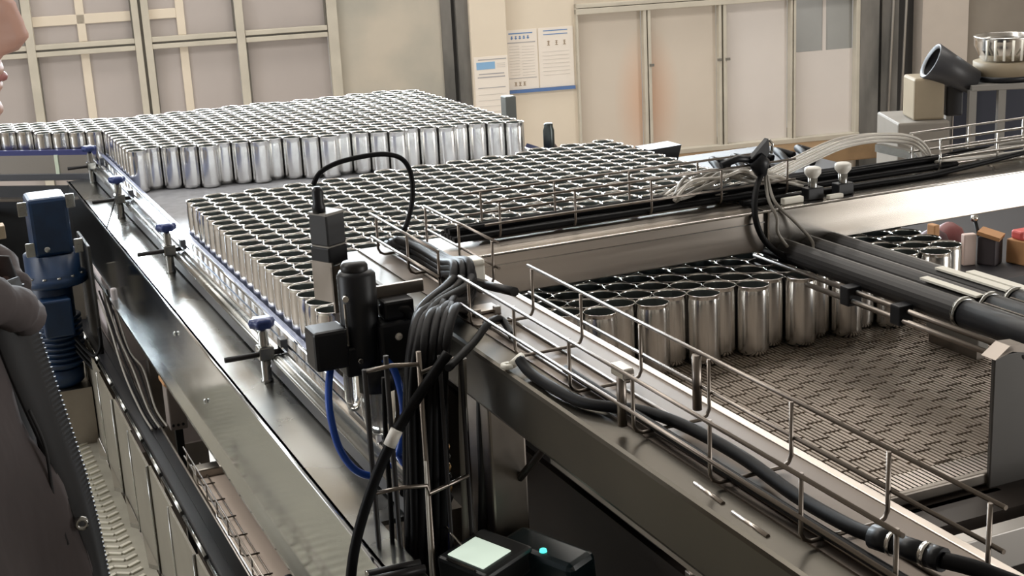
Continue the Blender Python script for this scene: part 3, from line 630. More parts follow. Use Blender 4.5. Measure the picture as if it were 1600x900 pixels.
for k in range(6):
    z = 1.735+.017*k
    part('coil_turn', MB().tube([(.690+.0185*math.cos(q), 1.93+.0185*math.sin(q), z+.010*math.cos(q)) for q in [2*math.pi*i/14 for i in range(14)]], .0032, 6, closed=True), [BLACK,BRASS][k % 2], st)
# blue pneumatic hose loop
cable('blue_hose', [(0.658,2.060,1.943), (0.671,2.050,1.922), (0.677,2.040,1.875), (0.674,2.040,1.820), (0.656,2.040,1.774), (0.623,2.040,1.756), (0.590,2.040,1.772), (0.569,2.050,1.811), (0.562,2.060,1.864), (0.568,2.080,1.900), (0.581,2.100,1.935)], .0062, HOSEB, 'bright blue hose hanging in a loop below the black regulator', 'hose', seg=12)
# ---- black sensor head on its bracket above the cans
sn = empty('square_sensor', (.70,2.45,1.95), 'tall black square sensor head on a steel bracket at the beam corner', 'sensor')
R45 = Matrix.Translation((.694,2.45,0)) @ Matrix.Rotation(math.radians(28),4,'Z')
part('lower_body', MB().box((-.024,-.024,2.012),(.024,.024,2.046),R45,.003), BLACK, sn)
part('upper_body', MB().box((-.023,-.023,2.048),(.023,.023,2.108),R45,.003), mat('sensor_black', (.022,.023,.026), .45), sn)
part('band', MB().box((-.0242,-.0242,2.0465),(.0242,.0242,2.0492),R45), CABLEG, sn); part('band', MB().box((-.0235,-.0235,2.105),(.0235,.0235,2.110),R45,.001), CABLEG, sn)
part('connector', MB().lathe([(0,0),(.012,0),(.0125,.012),(.010,.018),(.0105,.040),(.006,.048),(0,.048)], (.680,2.445,2.109), 16), BLACK, sn)
part('bracket', MB().box((-.026,-.03,1.945),(-.022,.022,2.02),R45).box((-.026,-.03,1.925),(.03,-.026,2.012),R45), STEELD, sn)
part('arm', MB().box((.70,2.44,1.955),(.76,2.46,1.965)), STEELD, sn)
part('brass_fitting', MB().tube([(.716,2.43,2.000),(.730,2.42,1.998)], .008, 10), BRASS, sn)
cable('sensor_lead', [(0.674,2.445,2.162), (0.687,2.440,2.183), (0.718,2.440,2.196), (0.761,2.440,2.202), (0.810,2.440,2.202), (0.844,2.440,2.189), (0.856,2.430,2.161), (0.853,2.420,2.123), (0.837,2.400,2.092), (0.818,2.380,2.069)], .0047, CABLE, 'black lead arching in a big loop from the sensor head', seg=10)
# ---- black air regulator with clear bowls
rg = empty('air_regulator', (.63,2.1,1.80), 'black air regulator unit with clear bowls hanging beside the beam', 'regulator')
part('body', MB().lathe([(0,.160),(.026,.160),(.031,.153),(.031,.02),(.028,.0),(0,0)], (.635,2.10,1.925), 22), BLACK, rg)
part('knob', MB().lathe([(0,0),(.020,0),(.022,.006),(.022,.014),(.018,.02),(0,.02)], (.633,2.10,2.079), 16), BLACKA, rg)
part('valve_block', MB().box((.549,2.07,1.934),(.606,2.128,2.000),bev=.006), BLACK, rg)
part('lower_body', MB().box((.60,2.075,1.915),(.672,2.13,1.965),bev=.004), BLACK, rg)
part('bowl_ring', MB().lathe([(0,0),(.034,0),(.034,.045),(0,.045)], (.655,2.10,1.882), 20), BLACK, rg)
part('bowl', MB().lathe([(.029,.0),(.028,-.05),(.022,-.075),(.010,-.085),(0,-.085)], (.655,2.10,1.886), 18), GLASSC, rg, 'clear bowl')
part('bowl', MB().lathe([(.013,.03),(.013,-.02),(.009,-.04),(0,-.04)], (.613,2.10,1.892), 16), GLASSC, rg, 'small clear bowl')
part('drain', MB().lathe([(.005,0),(.005,-.02),(0,-.02)], (.651,2.10,1.802), 10), WHITE, rg)
part('pipe', MB().tube([(.651,2.10,1.79),(.655,2.09,1.76),(.665,2.07,1.735)], .0045, 8), WIREB, rg)
part('side_bolt', MB().tube([(.607,2.075,2.05),(.603,2.06,2.05)], .005, 8), WIREB, rg); part('side_bolt', MB().tube([(.62,2.07,1.945),(.62,2.06,1.945)], .004, 8), WIREB, rg)
part('edge_plate', MB().box((.603,2.07,1.97),(.606,2.075,2.04)), WIREB, rg)
part('manifold', MB().box((.655,2.06,1.925),(.742,2.12,2.000),bev=.006), BLACK, rg); part('side_valve', MB().box((.668,2.07,2.000),(.720,2.115,2.032),bev=.005), BLACK, rg)
part('mount_plate', MB().box((.655,2.105,2.03),(.75,2.113,2.05),bev=.001), STEELD, rg); part('mount_plate', MB().box((.655,2.105,1.93),(.745,2.113,1.96)), STEELD, rg)
part('gauge', MB().lathe([(0,.0),(.016,0),(.016,.014),(0,.014)], (.690,2.075,1.985), 18, Matrix.Rotation(math.pi/2,4,'X')), BLACK, rg)
part('gauge_glint', MB().lathe([(0,0),(.007,0),(.004,.006),(0,.006)], (.686,2.061,1.975), 12, Matrix.Rotation(math.pi/2,4,'X')), WHITE, rg)
part('elbow', MB().tube([(.668,2.09,2.015),(.688,2.08,2.020),(.705,2.075,2.015),(.715,2.07,1.995)], .009, 10), BLACK, rg)
# ---- handheld display box by the machine leg
hm = empty('display_box', (.72,1.78,.97), 'dark display box with a lit pale screen beside the machine leg', 'display')
HX = Matrix.Translation((.700,1.800,1.702)) @ Matrix.Rotation(math.radians(-68),4,'Z') @ Matrix.Rotation(math.radians(6),4,'X')
part('case', MB().box((-.052,-.042,-.04),(.056,.060,0),HX,.006), mat('grey_black_case', (.020,.022,.024), .4), hm)
part('hood', MB().box((-.010,.047,-.10),(.14,.105,-.004),HX,.010), mat('teal_black_case', (.006,.016,.020), .25), hm)
part('screen', MB().box((-.038,-.030,0),(.038,.030,.0022),HX,.001), mat('lit_screen', (.7,.8,.7), .3, emit=(.80,.95,.80), estr=.55), hm, 'lit pale green white screen')
part('slot', MB().box((-.03,-.041,0),(.03,-.037,.002),HX), WIREB, hm)
part('indicator', MB().lathe([(0,.0),(.006,0),(.005,.004),(0,.005)], HX @ Vector((.075,.060,-.004)), 12), mat('teal_lamp', (.1,.8,.7), .3, emit=(.1,.9,.75), estr=1.2), hm, 'teal indicator lamp')
part('stalk', MB().box((-.02,-.02,-.70),(.02,.02,-.04),HX), BLACK, hm); part('foot', MB().box((-.08,-.08,-.735),(.08,.08,-.70),HX), BLACK, hm)
cable('probe_wire', [(0.678,1.896,1.720), (0.679,1.860,1.715), (0.688,1.840,1.700)], .0022, WIREB, 'short bright wire beside the lit screen', 'wire')

# ================================================================== LOWER LEFT: PLATFORM, LOUVRES, TRUNKING, MOTOR
CHEQ = mat('chequer_plate', (0.80,0.78,0.69), 0.36, 0.6, noise=.15, nscale=9)
pf = empty('platform', (0,2,0), 'raised walkway of bright chevron plate behind the person', 'platform')
part('deck', MB().box((-1.3,-1.2,.985),(.445,4.85,1.0)), mat('chequer_plate_ground', (0.40,0.385,0.33), 0.5, 0.6, noise=.15, nscale=9), pf)
chv = MB()
for i in range(20):
    for j in range(62):
        x = -.24+.0335*i; y = 2.12+.044*j
        Mx = Matrix.Translation((x,y,1.0)) @ Matrix.Rotation(math.radians(32 if i % 2 else -32),4,'Z')
        chv.box((-.0185,-.0055,-.0005),(.0185,.0055,.0050),Mx)
part('chevron_relief', chv, CHEQ, pf, kind='stuff')
for x in (-1.2,.36):
    for y in (-1.1,1.8,4.75): part('leg', MB().box((x-.03,y-.03,0),(x+.03,y+.03,.985)), STEELD, pf)
LOUV = mat('olive_steel_sheet', (0.26,0.24,0.20), 0.5, 0.3, noise=.15, nscale=6)
lv = empty('louvred_guard', (.45,3.6,1.0), 'row of upright olive grey sheet louvres between platform and trunking', 'guard')
for k in range(9):
    y = 2.30+.285*k
    o_ = .004*(k % 2); mb = MB().box((.450+o_,y,1.0),(.456+o_,y+.284,1.30))
    part('louvre', mb, LOUV, lv)
    part('seam', MB().tube([(.4495,y,1.0),(.4495,y,1.30)], .0035, 6), FLANGE, lv); part('kick_plate', MB().prism([(.430,y+.05),(.4495,y+.02),(.4495,y+.26)], 'z', 1.0, 1.012), LOUV, lv)
part('end_sheet', MB().box((.40,4.86,1.0),(.50,4.87,1.5)), LOUV, lv)
ct = empty('cable_trunking', (.50,3.5,1.27), 'black cable trunking with a bright edge along the louvres', 'trunking')
part('channel', MB().box((.474,2.0,1.272),(.528,4.9,1.318),bev=.003), BLACK, ct)
part('lid_groove', MB().box((.500,2.0,1.318),(.503,4.9,1.3205)), BLACK, ct)
for k in range(11): part('edge_strip', MB().tube([(.470,2.05+.26*k,1.306),(.470,2.05+.26*k+.235,1.306)], .0052, 8), FLANGE, ct)
part('inner_edge', MB().tube([(.528,2.0,1.318),(.528,4.9,1.318)], .003, 6), STEELD, ct)
part('support', MB().box((.48,2.6,0),(.53,2.65,1.272)), STEELD, ct); part('support', MB().box((.48,4.6,0),(.53,4.65,1.272)), STEELD, ct)
dp = empty('drip_pan', (.57,2.7,1.40), 'smooth beige drip pan below the conveyor side', 'tray')
PAN = mat('beige_pan', (0.66,0.55,0.47), 0.35, .1, noise=.08, nscale=2)
part('pan', MB().box((.500,2.36,1.402),(.64,3.02,1.410),bev=.002), PAN, dp); part('rim', MB().box((.500,3.02,1.395),(.64,3.06,1.43),bev=.004), STEELD, dp)
part('front_strut', MB().tube([(.50,2.345,1.40),(.60,2.40,1.425)], .008, 8), WIRE, dp); part('hinge', MB().lathe([(0,0),(.010,0),(.010,.014),(0,.014)], (.545,2.39,1.425), 12), BLACK, dp)
part('hanger', MB().box((.60,2.6,1.41),(.61,2.63,1.46)), STEELD, dp); part('hanger', MB().box((.60,2.9,1.41),(.61,2.93,1.46)), STEELD, dp)
trE = empty('wire_cable_tray', (.49,2.7,1.40), 'dull wire cable tray between black trunking and beige pan', 'cable tray')
for k in range(10):
    y = 2.16+.10*k
    part('cross_wire', MB().tube([(.530,y,1.418),(.500,y+.004,1.416),(.492,y,1.424),(.492,y,1.462)], .0018, 6), WIRE, trE)
for x, z in ((.492,1.462),(.492,1.44),(.505,1.4145),(.525,1.4145)): part('rail_wire', MB().tube([(x,2.12,z),(x,3.10,z)], .0018, 6), WIRE, trE)
# things seen between trunking and side panel
wb = empty('white_cabinet', (.62,4.6,.95), 'lavender white cabinet corner below the conveyor side panel', 'cabinet')
LAV = mat('lavender_white', (0.62,0.56,0.57), .5)
part('body', MB().box((.545,4.45,.95),(.80,4.95,1.50),bev=.008), LAV, wb); part('front_frame', MB().box((.538,4.425,1.27),(.64,4.445,1.52),bev=.006), LAV, wb)
part('base', MB().box((.56,4.46,0),(.79,4.94,.95)), STEELD, wb)
jb = empty('grey_valve_box', (.55,3.60,1.32), 'grey valve box with a row of ports below an orange cap', 'box')
part('body', MB().box((.545,3.60,1.32),(.592,3.66,1.44),bev=.004), mat('warm_grey_box', (.22,.19,.175), .5), jb)
for x in (.553,.566,.579): part('port', MB().tube([(x,3.598,1.335),(x,3.603,1.335)], .004, 8), BLACK, jb)
part('cap', MB().box((.538,3.59,1.44),(.590,3.67,1.475),Matrix.Translation((.563,3.63,1.45)) @ Matrix.Rotation(.35,4,'Y') @ Matrix.Translation((-.563,-3.63,-1.45)),.008), ORANGE, jb, 'crumpled orange brown cap')
part('stand', MB().box((.56,3.62,0),(.58,3.64,1.32)), BLACK, jb)
for k in range(5):
    cable('machine_wire', [(.50+.012*k,4.50,1.50),(.505+.012*k,4.30,1.44-.02*k),(.50+.014*k,4.05,1.36),(.50+.01*k,3.80,1.325),(.50+.01*k,3.62,1.328)], .0030, [CABLEG,CABLE,CABLEG,CABLE,CABLEG][k], ['leftmost grey','leftmost black','middle grey','second black','rightmost grey'][k] + ' wire running down onto the trunking from the motor', 'wire')
# blue gear motor
gm = empty('gear_motor', (.40,4.58,1.10), 'dark blue gear motor standing upright beside the conveyor', 'motor')
part('gearbox', MB().box((.335,4.51,1.63),(.455,4.66,1.815),bev=.012), BLUEP, gm)
for x, z in ((.318,1.79),(.462,1.80),(.325,1.66),(.470,1.655)): part('lug', MB().box((x-.014,4.50,z-.022),(x+.014,4.51,z+.022),bev=.003).box((x-.005,4.494,z-.006),(x+.005,4.50,z+.006)), FLANGE, gm)
part('flange', MB().lathe([(0,0),(.100,0),(.104,.006),(.104,.026),(.085,.034),(.085,.10),(0,.10)], (.39,4.58,1.53), 28), BLUEP, gm)
for k in range(6):
    q = math.radians(190+28*k); part('flange_bolt', MB().lathe([(0,0),(.007,0),(.007,.008),(0,.008)], (.39+.092*math.cos(q), 4.58+.092*math.sin(q), 1.556), 8), FLANGE, gm)
part('motor_body', MB().lathe([(0,0),(.058,0),(.066,.01),(.066,.27),(.06,.28),(0,.28)], (.375,4.58,1.25), 28), BLUEP, gm)
for k in range(9): part('cooling_fin', MB().lathe([(.060,0),(.078,0),(.078,.006),(.060,.006)], (.378,4.58,1.27+.018*k), 26), BLUEP, gm)
part('terminal_box', MB().box((.33,4.46,1.38),(.42,4.53,1.50),bev=.006), BLUEP, gm)
part('fan_cover', MB().lathe([(0,-.06),(.05,-.06),(.066,-.045),(.068,0),(0,0)], (.375,4.58,1.25), 26), BLUEP, gm)
part('oil_plug', MB().lathe([(0,0),(.009,0),(.009,.008),(0,.008)], (.375,4.508,1.655), 10, Matrix.Rotation(math.pi/2,4,'X')), FLANGE, gm)
part('bracket', MB().box((.488,4.45,1.30),(.498,4.70,1.66),bev=.003), mat('dark_bracket', (.06,.06,.06), .5, .4), gm); part('pedestal', MB().box((.30,4.5,1.0),(.45,4.66,1.19)), STEELD, gm)
for k in range(3):
    cable('motor_lead', [(.42,4.50,1.36-.02*k),(.46,4.44,1.31-.022*k),(.485,4.42,1.34-.02*k),(.49,4.44,1.40-.01*k)], .006, CABLE, ['upper','middle','lower'][k] + ' black lead looping off the right of the blue motor', 'cable')
thing('beige_duct', MB().box((.16,4.92,1.62),(.285,4.98,1.665),bev=.003), mat('beige_duct', (.42,.34,.24), .5), (.22,4.95,1.62), 'short beige duct poking in left of the blue motor', 'duct')
part('bracket', MB().box((.20,4.95,1.0),(.22,5.9,1.62)), STEELD, bpy.data.objects['beige_duct'])

# ================================================================== BACKGROUND THINGS
DECK = mat('dark_blue_deck', (0.020,0.019,0.024), .5, noise=.3, nscale=6)
sd = empty('side_machine', (2.6,3.2,0), 'dark machine deck beyond the right side of the conveyor', 'machine')
part('deck', MB().box((2.13,2.66,0),(3.6,3.9,1.615)), DECK, sd); part('rear_deck', MB().box((2.13,4.50,0),(2.29,4.90,1.70)), DECK, sd); part('rear_deck', MB().box((2.42,3.95,0),(3.0,4.46,1.685)), DECK, sd)
part('ledge', MB().box((2.3,2.68,1.615),(3.6,3.4,1.64)), DECK, sd)
def crate(x, y, z, sx, sy, sz, rot, m, name, lab, cat):
    o = MB().box((-sx/2,-sy/2,0),(sx/2,sy/2,sz),Matrix.Translation((x,y,z)) @ Matrix.Rotation(math.radians(rot),4,'Z'),.003)
    return thing(name, o, m, (x,y,z), lab, cat)
c1 = crate(2.60,2.82,1.64,.050,.05,.075,25,mat('dark_carton', (.05,.04,.045), .7),'dark_carton','dark carton with an orange top beside the red capped box','carton')
part('lid', MB().box((-.030,-.030,0),(.030,.030,.010),Matrix.Translation((2.60,2.82,1.715)) @ Matrix.Rotation(.6,4,'Z') @ Matrix.Rotation(.25,4,'X')), ORANGE, c1, 'orange brown lid')
c2 = crate(2.675,2.78,1.64,.06,.06,.065,10,ORANGE,'orange_carton','orange brown carton at the right edge under the bridge beam','carton')
part('cap', MB().box((2.65,2.76,1.705),(2.70,2.80,1.730),bev=.006), RED, c2, 'red cap')
crate(2.545,2.84,1.64,.035,.02,.085,-15,PINK,'pink_card','pale pink card leaning behind the last front can','card')
crate(2.46,2.88,1.64,.018,.03,.115,0,ORANGE,'brown_block','small brown block behind the front cans below the bridge','block')
for k, (x, y, l) in enumerate(((2.52,2.95,'maroon bag lying low behind the pink card'),(2.60,2.98,'dull red bag lying behind the dark carton'))):
    thing('plastic_bag', MB().lathe([(0,0),(.04,.0),(.05,.03),(.035,.065),(.012,.08),(0,.082)], (x,y,1.64), 12), mat('maroon_bag'+str(k), ((.10,.05,.06),(.20,.06,.06))[k], .5), (x,y,1.64), l, 'bag')
kb = empty('lever_knob', (2.60,2.90,1.64), 'small bright ball knob on a dark lever near the right edge', 'knob')
part('lever', MB().tube([(2.63,2.87,1.64),(2.60,2.88,1.745)], .005), BLACK, kb); part('ball', MB().lathe([(0,-.011),(.008,-.008),(.011,0),(.008,.008),(0,.011)], (2.598,2.88,1.752), 14), WIREB, kb)
# small things on the rear deck
thing('dark_flask', MB().lathe([(0,0),(.020,0),(.021,.004),(.021,.10),(.017,.112),(.017,.122),(.015,.126),(0,.126)], (2.205,4.70,1.70), 18), mat('dark_green_grey', (.055,.065,.065), .3, .6), (2.205,4.70,1.70), 'dark grey flask standing alone behind the right corner of the cans', 'flask')
thing('blue_cloth', MB().prism([(2.10,1.70),(2.21,1.70),(2.205,1.716),(2.15,1.745),(2.115,1.762),(2.10,1.74)], 'y', 4.55, 4.70), mat('navy_cloth', (.018,.025,.085), .7), (2.15,4.6,1.70), 'dark blue folded cloth beside the far cans', 'cloth')
thing('grey_box', MB().box((2.082,4.80,1.70),(2.125,4.85,1.925),bev=.004), mat('green_grey_box', (.14,.15,.14), .5), (2.10,4.82,1.70), 'dark grey post block behind the last far can', 'block')
thing('black_tray', MB().prism([(2.44,1.685),(2.545,1.685),(2.565,1.752),(2.43,1.748)], 'y', 4.35, 4.45), BLACK, (2.5,4.4,1.70), 'black open tray below the papered window panels', 'tray')
thing('small_lever', MB().tube([(2.235,4.72,1.74),(2.262,4.70,1.70)], .005), mat('brown_lever', (.10,.06,.05), .5), (2.262,4.70,1.70), 'small dark lever beside the dark flask', 'lever')
for k in range(5):
    x = 2.58+.09*k; cable('dark_hose', [(x-.06,4.0,1.70),(x-.03,4.1,1.72),(x+.02,4.2,1.715),(x+.06,4.15,1.70)], .013, CABLE, 'dark hose lying in a heap on the deck behind the bridge tray', 'hose', 'dark hoses heaped on the rear deck')
# feeder bowl corner in the far right
R_ = Vector((.918,-.396,0)); F_ = Vector((.396,.918,0)); Q = Vector((4.84,5.53,0))
def at(u, v, z): p = Q + R_*u + F_*v; return Vector((p.x,p.y,z))
FR = Matrix(((R_.x,F_.x,0,Q.x),(R_.y,F_.y,0,Q.y),(0,0,1,0),(0,0,0,1)))
BEI = mat('beige_cabinet', (.27,.22,.15), .55, noise=.08)
thing('beige_cabinet', MB().box((-.30,-.05,0),(-.04,.35,1.455),FR,.01), mat('pale_cabinet', (.20,.18,.155), .55, noise=.1), tuple(at(-.17,.1,0)), 'pale cabinet under the beige box in the far right corner', 'cabinet')
bb = thing('beige_box', MB().box((-.21,.0,1.455),(-.055,.2,1.665),FR,.012), BEI, tuple(at(-.13,.1,1.455)), 'beige box below the tilted black tub', 'box')
tb = empty('black_tub', at(.02,.05,1.46), 'tilted black tub with its mouth facing up to the left', 'tub')
mx = FR @ Matrix.Translation((-.125,.03,1.748)) @ Matrix.Rotation(math.radians(118),4,'Y')
part('bucket', MB().lathe([(.072,.012),(.088,0),(.094,.004),(.078,.12),(.062,.25),(0,.25)], (0,0,0), 24, mx), mat('tub_black', (.03,.03,.034), .45), tb); part('inner', MB().lathe([(.086,.006),(.07,.10),(0,.12)], (0,0,0), 24, mx), BLACK, tb)
part('column', MB().box((-.03,.05,1.46),(.055,.13,1.72),FR,.01), mat('tub_black', (.03,.03,.034), .45), tb)
ft = empty('feeder_stand', at(.15,.1,0), 'grey steel stand carrying the bright feeder bowl', 'stand')
GST = mat('grey_stand', (.22,.21,.195), .5, .3)
part('top', MB().box((.06,-.05,1.595),(.50,.35,1.625),FR,.004), GST, ft)
for u in (.07,.215,.47):
    for v in (-.03,.33): part('leg', MB().box((u-.018,v-.018,0),(u+.018,v+.018,1.60),FR), GST, ft)
part('back_panel', MB().box((.09,.30,1.2),(.46,.31,1.6),FR), mat('navy_panel', (.03,.035,.06), .5), ft)
fbw = empty('feeder_bowl', at(.27,.1,1.625), 'bright stainless feeder bowl with a cream rim on the stand', 'bowl')
cb = at(.27,.1,0)
part('base', MB().lathe([(0,1.626),(.14,1.626),(.15,1.64),(.15,1.655),(0,1.655)], (cb.x,cb.y,0), 28), BLACK, fbw)
part('drum', MB().lathe([(0,1.655),(.150,1.655),(.152,1.72),(.150,1.722),(0,1.722)], (cb.x,cb.y,0), 28), BEI, fbw)
part('bowl', MB().lathe([(.10,1.722),(.125,1.74),(.135,1.77),(.150,1.80),(.150,1.845),(.153,1.848),(.153,1.842),(.145,1.80),(.12,1.74),(0,1.735)], (cb.x,cb.y,0), 28), WIREB, fbw)
for k in range(10):
    q = -2.9+.28*k; part('stud', MB().tube([(cb.x+.150*math.cos(q), cb.y+.150*math.sin(q), 1.735),(cb.x+.156*math.cos(q), cb.y+.156*math.sin(q), 1.835)], .006, 6), LABELW, fbw)

# ================================================================== PERSON AT THE LEFT EDGE
SKIN = mat('skin', (0.52,0.30,0.235), 0.5, noise=.08, nscale=20); SHIRT = mat('dark_shirt', (.02,.02,.024), .8)
PX, PY = .008, 1.55
pn = empty('person', (PX-.02,PY,1.0), 'person in a dark open zip jacket at the left edge, facing right', 'person')
def interp(tab, h):
    for (h0,v0),(h1,v1) in zip(tab, tab[1:]):
        if h <= h1:
            t = min(1,max(0,(h-h0)/(h1-h0))); t = t*t*(3-2*t); return tuple(a+(b-a)*t for a, b in zip(v0, v1))
    return tab[-1][1]
# z above platform origin: (front, back, half width) around x offset
NZ = 2.534
prof = [(2.02,(.06,.115,.10,0)),(2.18,(.06,.12,.11,0)),(2.26,(.055,.10,.11,0)),(2.31,(.05,.075,.085,0)),(2.37,(.045,.075,.058,0)),(2.43,(.045,.085,.056,0)),
        (2.447,(.085,.085,.050,0)),(2.462,(.098,.088,.056,0)),(2.476,(.094,.090,.060,0)),(2.487,(.101,.092,.063,0)),(2.493,(.097,.093,.064,0)),(2.502,(.104,.094,.066,0)),(2.514,(.098,.095,.069,.004)),
        (2.522,(.098,.097,.070,.026)),(2.534,(.097,.098,.072,.036)),(2.546,(.095,.10,.073,.035)),(2.566,(.092,.10,.075,.033)),(2.58,(.092,.10,.076,.024)),(2.60,(.096,.10,.077,.008)),
        (2.63,(.088,.098,.075,0)),(2.66,(.066,.085,.062,0)),(2.68,(.036,.055,.038,0)),(2.69,(.004,.006,.004,0))]
bm_ = MB(); rings = []; N = 44
zs = [2.02+.02*i for i in range(20)] + [2.42+.004*i for i in range(50)] + [2.62+.008*i for i in range(9)]
vs = []; fs = []
for z in zs:
    f, b, w, nb = interp(prof, min(z,2.69))
    for k in range(N):
        q = 2*math.pi*k/N; c, s = math.cos(q), math.sin(q)
        x = (f if c > 0 else b)*math.copysign(abs(c)**.85, c); y = w*math.copysign(abs(s)**.9, s)
        if c > 0: x += nb*math.exp(-(y/.017)**2)
        if c > 0 and 2.548 < z < 2.578: x -= .010*math.exp(-((abs(y)-.032)/.014)**2)*math.exp(-((z-2.563)/.010)**2)
        vs.append((PX+x, PY+y, z))
for i in range(len(zs)-1):
    for k in range(N): fs.append((i*N+k, i*N+(k+1)%N, (i+1)*N+(k+1)%N, (i+1)*N+k))
bm_.add(vs, fs, True)
for s in (-1,1):                                      # arms, hands, legs belong to the one body mesh
    sh = Vector((PX-.06,PY+s*.15,2.20)); el = Vector((PX-.06,PY+s*.27,1.95)); wr = Vector((PX+.0,PY+s*.28,1.70))
    bm_.tube(smooth_path([sh,el,wr],5), [.055,.053,.051,.049,.046,.044,.042,.040,.037,.034,.030], 12)
    pl = wr + Vector((.01,0,-.09)); bm_.tube([wr, wr+Vector((.004,0,-.03)), pl], [.026,.036,.034], 12)
    for k in range(4):
        a = pl + Vector((-.027+.018*k,0,.01)); L = (.062,.075,.08,.07)[k]; bm_.tube([a, a+Vector((.004,-s*.004,-L*.5)), a+Vector((.004,-s*.018,-L))], [.0095,.009,.007], 8)
    th = wr + Vector((.03,0,-.035)); bm_.tube([th, th+Vector((.022,-s*.01,-.03)), th+Vector((.024,-s*.018,-.06))], [.012,.011,.008], 8)
    hp = Vector((PX-.03,PY+s*.09,1.90)); kn = Vector((PX-.02,PY+s*.10,1.47)); an = Vector((PX-.05,PY+s*.10,1.09))
    bm_.tube(smooth_path([hp,kn,an],5), [.085,.085,.08,.075,.068,.060,.056,.055,.05,.044,.040], 14)
    bm_.tube([an, an+Vector((.03,0,-.05)), an+Vector((.15,0,-.068))], [.042,.045,.030], 12)
bm_.tube([(PX-.03,PY,2.08),(PX-.03,PY,1.98),(PX-.03,PY,1.86)], [.095,.10,.105], 20)
part('body', bm_, SKIN, pn)
for s in (-1,1):                                      # eyes, ears, brows
    part('eye', MB().lathe([(0,-.010),(.008,-.006),(.010,0),(.008,.006),(0,.010)], (PX+.072,PY+s*.032,2.563), 12), WHITE, pn)
    part('ear', MB().lathe([(0,-.008),(.028,-.006),(.032,0),(.024,.006),(0,.004)], (PX-.008,PY+s*.077,2.555), 14, Matrix.Rotation(math.pi/2,4,'X') @ Matrix.Scale(.65,4,(1,0,0))), SKIN, pn)
part('lips', MB().tube(smooth_path([(PX+.088,PY-.024,2.493),(PX+.098,PY-.010,2.496),(PX+.102,PY,2.495),(PX+.098,PY+.010,2.496),(PX+.088,PY+.024,2.493)]), .0050, 8), mat('lips', (.36,.14,.13), .5), pn)
hair = MB(); hv = []; hf = []
hz = [2.50+.02*i for i in range(10)]+[2.70]
for z in hz:
    f, b, w, nb = interp(prof, min(z,2.69)); e = .014
    for k in range(N):
        q = 2*math.pi*k/N; c, s = math.cos(q), math.sin(q)
        lim = .35 if z < 2.62 else 1.2
        x = ((f+e) if c > 0 else (b+e))*math.copysign(abs(c)**.85, c)*(1 if c < lim else .72); y = (w+e*.7)*math.copysign(abs(s)**.9, s)
        if z < 2.625 and c > 0: x *= .15
        hv.append((PX+x-.006, PY+y, z))
for i in range(len(hz)-1):
    for k in range(N): hf.append((i*N+k, i*N+(k+1)%N, (i+1)*N+(k+1)%N, (i+1)*N+k))
hf.append(tuple((len(hz)-1)*N+k for k in range(N))); hair.add(hv, hf, True)
part('hair', hair, mat('black_hair', (.012,.010,.010), .6), pn)
JACK = mat('jacket_fabric', (0.075,0.062,0.064), 0.85, noise=.3, nscale=5, bump=.6, bscale=18, stretch=(1,1,.45)); JBLK = mat('jacket_lining', (.010,.010,.012), .7)
zip_t = [(2.30,.090),(2.261,.098),(2.203,.107),(2.136,.118),(2.067,.129),(2.005,.135),(1.942,.138),(1.87,.138),(1.78,.134)]
def zx(z):
    for (z0,x0),(z1,x1) in zip(zip_t, zip_t[1:]):
        if z >= z1: return x0+(x1-x0)*(z0-z)/(z0-z1)
    return zip_t[-1][1]
zrow = [2.295-.02*i for i in range(27)]
sh_v = []; sh_f = []; pk_v = []; pk_f = []; NP = 0
for i, z in enumerate(zrow):
    e = Vector((zx(z), -.05)); wd = .19+.035*min(1,(2.295-z)/.15)
    e1 = e + Vector((-.030-.012*math.sin(z*9),-.040)); e2 = e + Vector((-.075,-.085))
    half = [e1, e2, Vector((.0,-wd)), Vector((-.09,-wd*.95)), Vector((-.155,-.10)), Vector((-.17,0))]
    full = [(p.x,p.y) for p in half] + [(p.x,-p.y) for p in half[-2::-1]]
    path = smooth_path([(x,y,0) for x, y in full], 5)
    NP = len(path)
    for j, p in enumerate(path):
        fold = .004*math.sin(p.y*60+z*22)+.003*math.sin(z*55+j*.7)
        sh_v.append((p.x+fold*(1 if p.x > -.05 else .3), PY+p.y, z))
    for s in (-1,1):
        for t in (0,.5,1.0):
            q = e.lerp(e1, t); pk_v.append((q.x+.001, PY-s*q.y*-1, z))
for i in range(len(zrow)-1):
    for j in range(NP-1): sh_f.append((i*NP+j, i*NP+j+1, (i+1)*NP+j+1, (i+1)*NP+j))
    for s in (0,1):
        for t in (0,1): a = i*6+s*3+t; b = a+6; pk_f.append((a, a+1, b+1, b))
jk = part('jacket', MB().add(sh_v, sh_f, True), JACK, pn, 'dark brown grey jacket shell')
md = jk.modifiers.new('thick', 'SOLIDIFY'); md.thickness = .006; md.offset = -1
pk = part('placket', MB().add(pk_v, pk_f, True), JBLK, jk, 'black zip placket')
md = pk.modifiers.new('thick', 'SOLIDIFY'); md.thickness = .004; md.offset = 0
zt_ = MB()
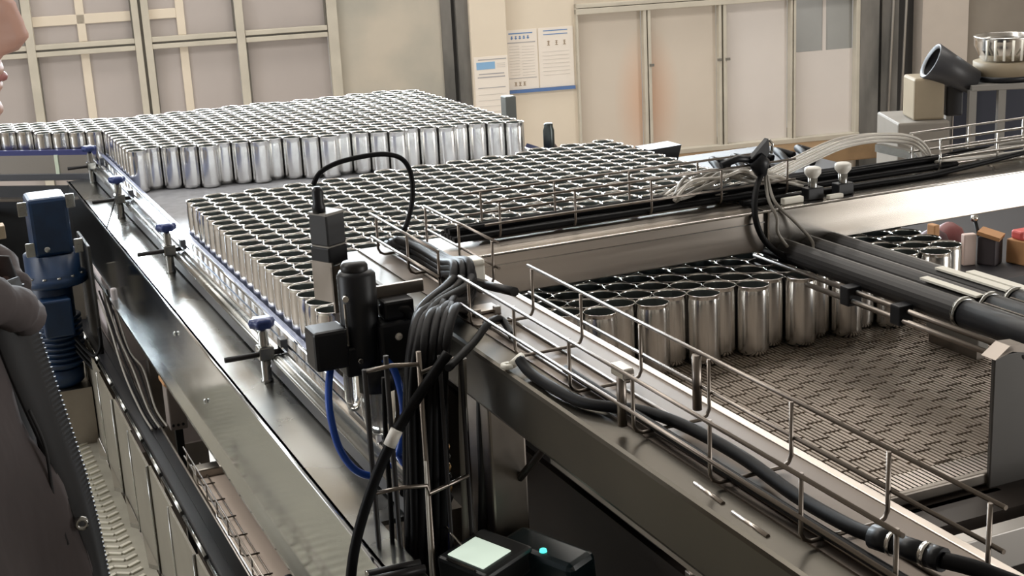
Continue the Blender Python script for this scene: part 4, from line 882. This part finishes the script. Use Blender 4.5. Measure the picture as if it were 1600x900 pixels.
for k in range(92):
    z = 2.285-.0055*k; zt_.box((zx(z)-.001,PY-.0515,z-.0013),(zx(z)+.0042,PY-.0485,z+.0013))
part('zip_teeth', zt_, mat('zip_metal', (.12,.13,.15), .4, .8), jk)
part('snap_button', MB().lathe([(.003,.002),(.0045,.004),(.0075,.003),(.008,0)], (0.116,1.455,2.030), 16, Matrix.Rotation(math.pi/2,4,'X')), FLANGE, jk, 'ring snap button')
part('seam', MB().tube(smooth_path([(0.081,1.452,2.166),(0.091,1.450,2.123),(0.092,1.450,2.065),(0.099,1.452,2.011)]), .002, 6), JBLK, jk)
hd = MB().tube(smooth_path([(PX+.088,PY-.060,2.252),(PX+.062,PY-.115,2.285),(PX-.01,PY-.15,2.32),(PX-.10,PY-.09,2.34),(PX-.12,PY,2.34),(PX-.10,PY+.09,2.34),(PX-.01,PY+.15,2.32),(PX+.062,PY+.115,2.285),(PX+.088,PY+.060,2.252)],6), [.017+.016*math.sin(math.pi*i/48)+.003*math.sin(i*1.9) for i in range(49)], 14)
part('hood', hd, JACK, jk, 'folded hood around the neck')
for s in (-1,1):
    part('sleeve', MB().tube(smooth_path([(PX-.04,PY+s*.17,2.25),(PX-.06,PY+s*.27,1.95),(PX+.0,PY+s*.28,1.71)],5), [.075,.075,.072,.070,.067,.064,.060,.057,.054,.052,.050], 14), JACK, jk)
    part('trouser_leg', MB().tube(smooth_path([(PX-.03,PY+s*.09,1.92),(PX-.02,PY+s*.10,1.47),(PX-.05,PY+s*.10,1.06)],5), [.10,.098,.094,.09,.084,.078,.073,.07,.068,.065,.065], 14), mat('dark_trousers', (.03,.03,.035), .85), pn)
    part('shoe', MB().tube([(PX-.09,PY+s*.10,1.045),(PX-.03,PY+s*.10,1.05),(PX+.06,PY+s*.10,1.04),(PX+.14,PY+s*.10,1.028)], [.035,.048,.040,.026], 14), BLACK, pn)
part('shirt', MB().tube([(PX-.03,PY,2.27),(PX-.03,PY,2.20),(PX-.035,PY,2.05),(PX-.03,PY,1.86)], [.08,.108,.118,.12], 20), SHIRT, pn)
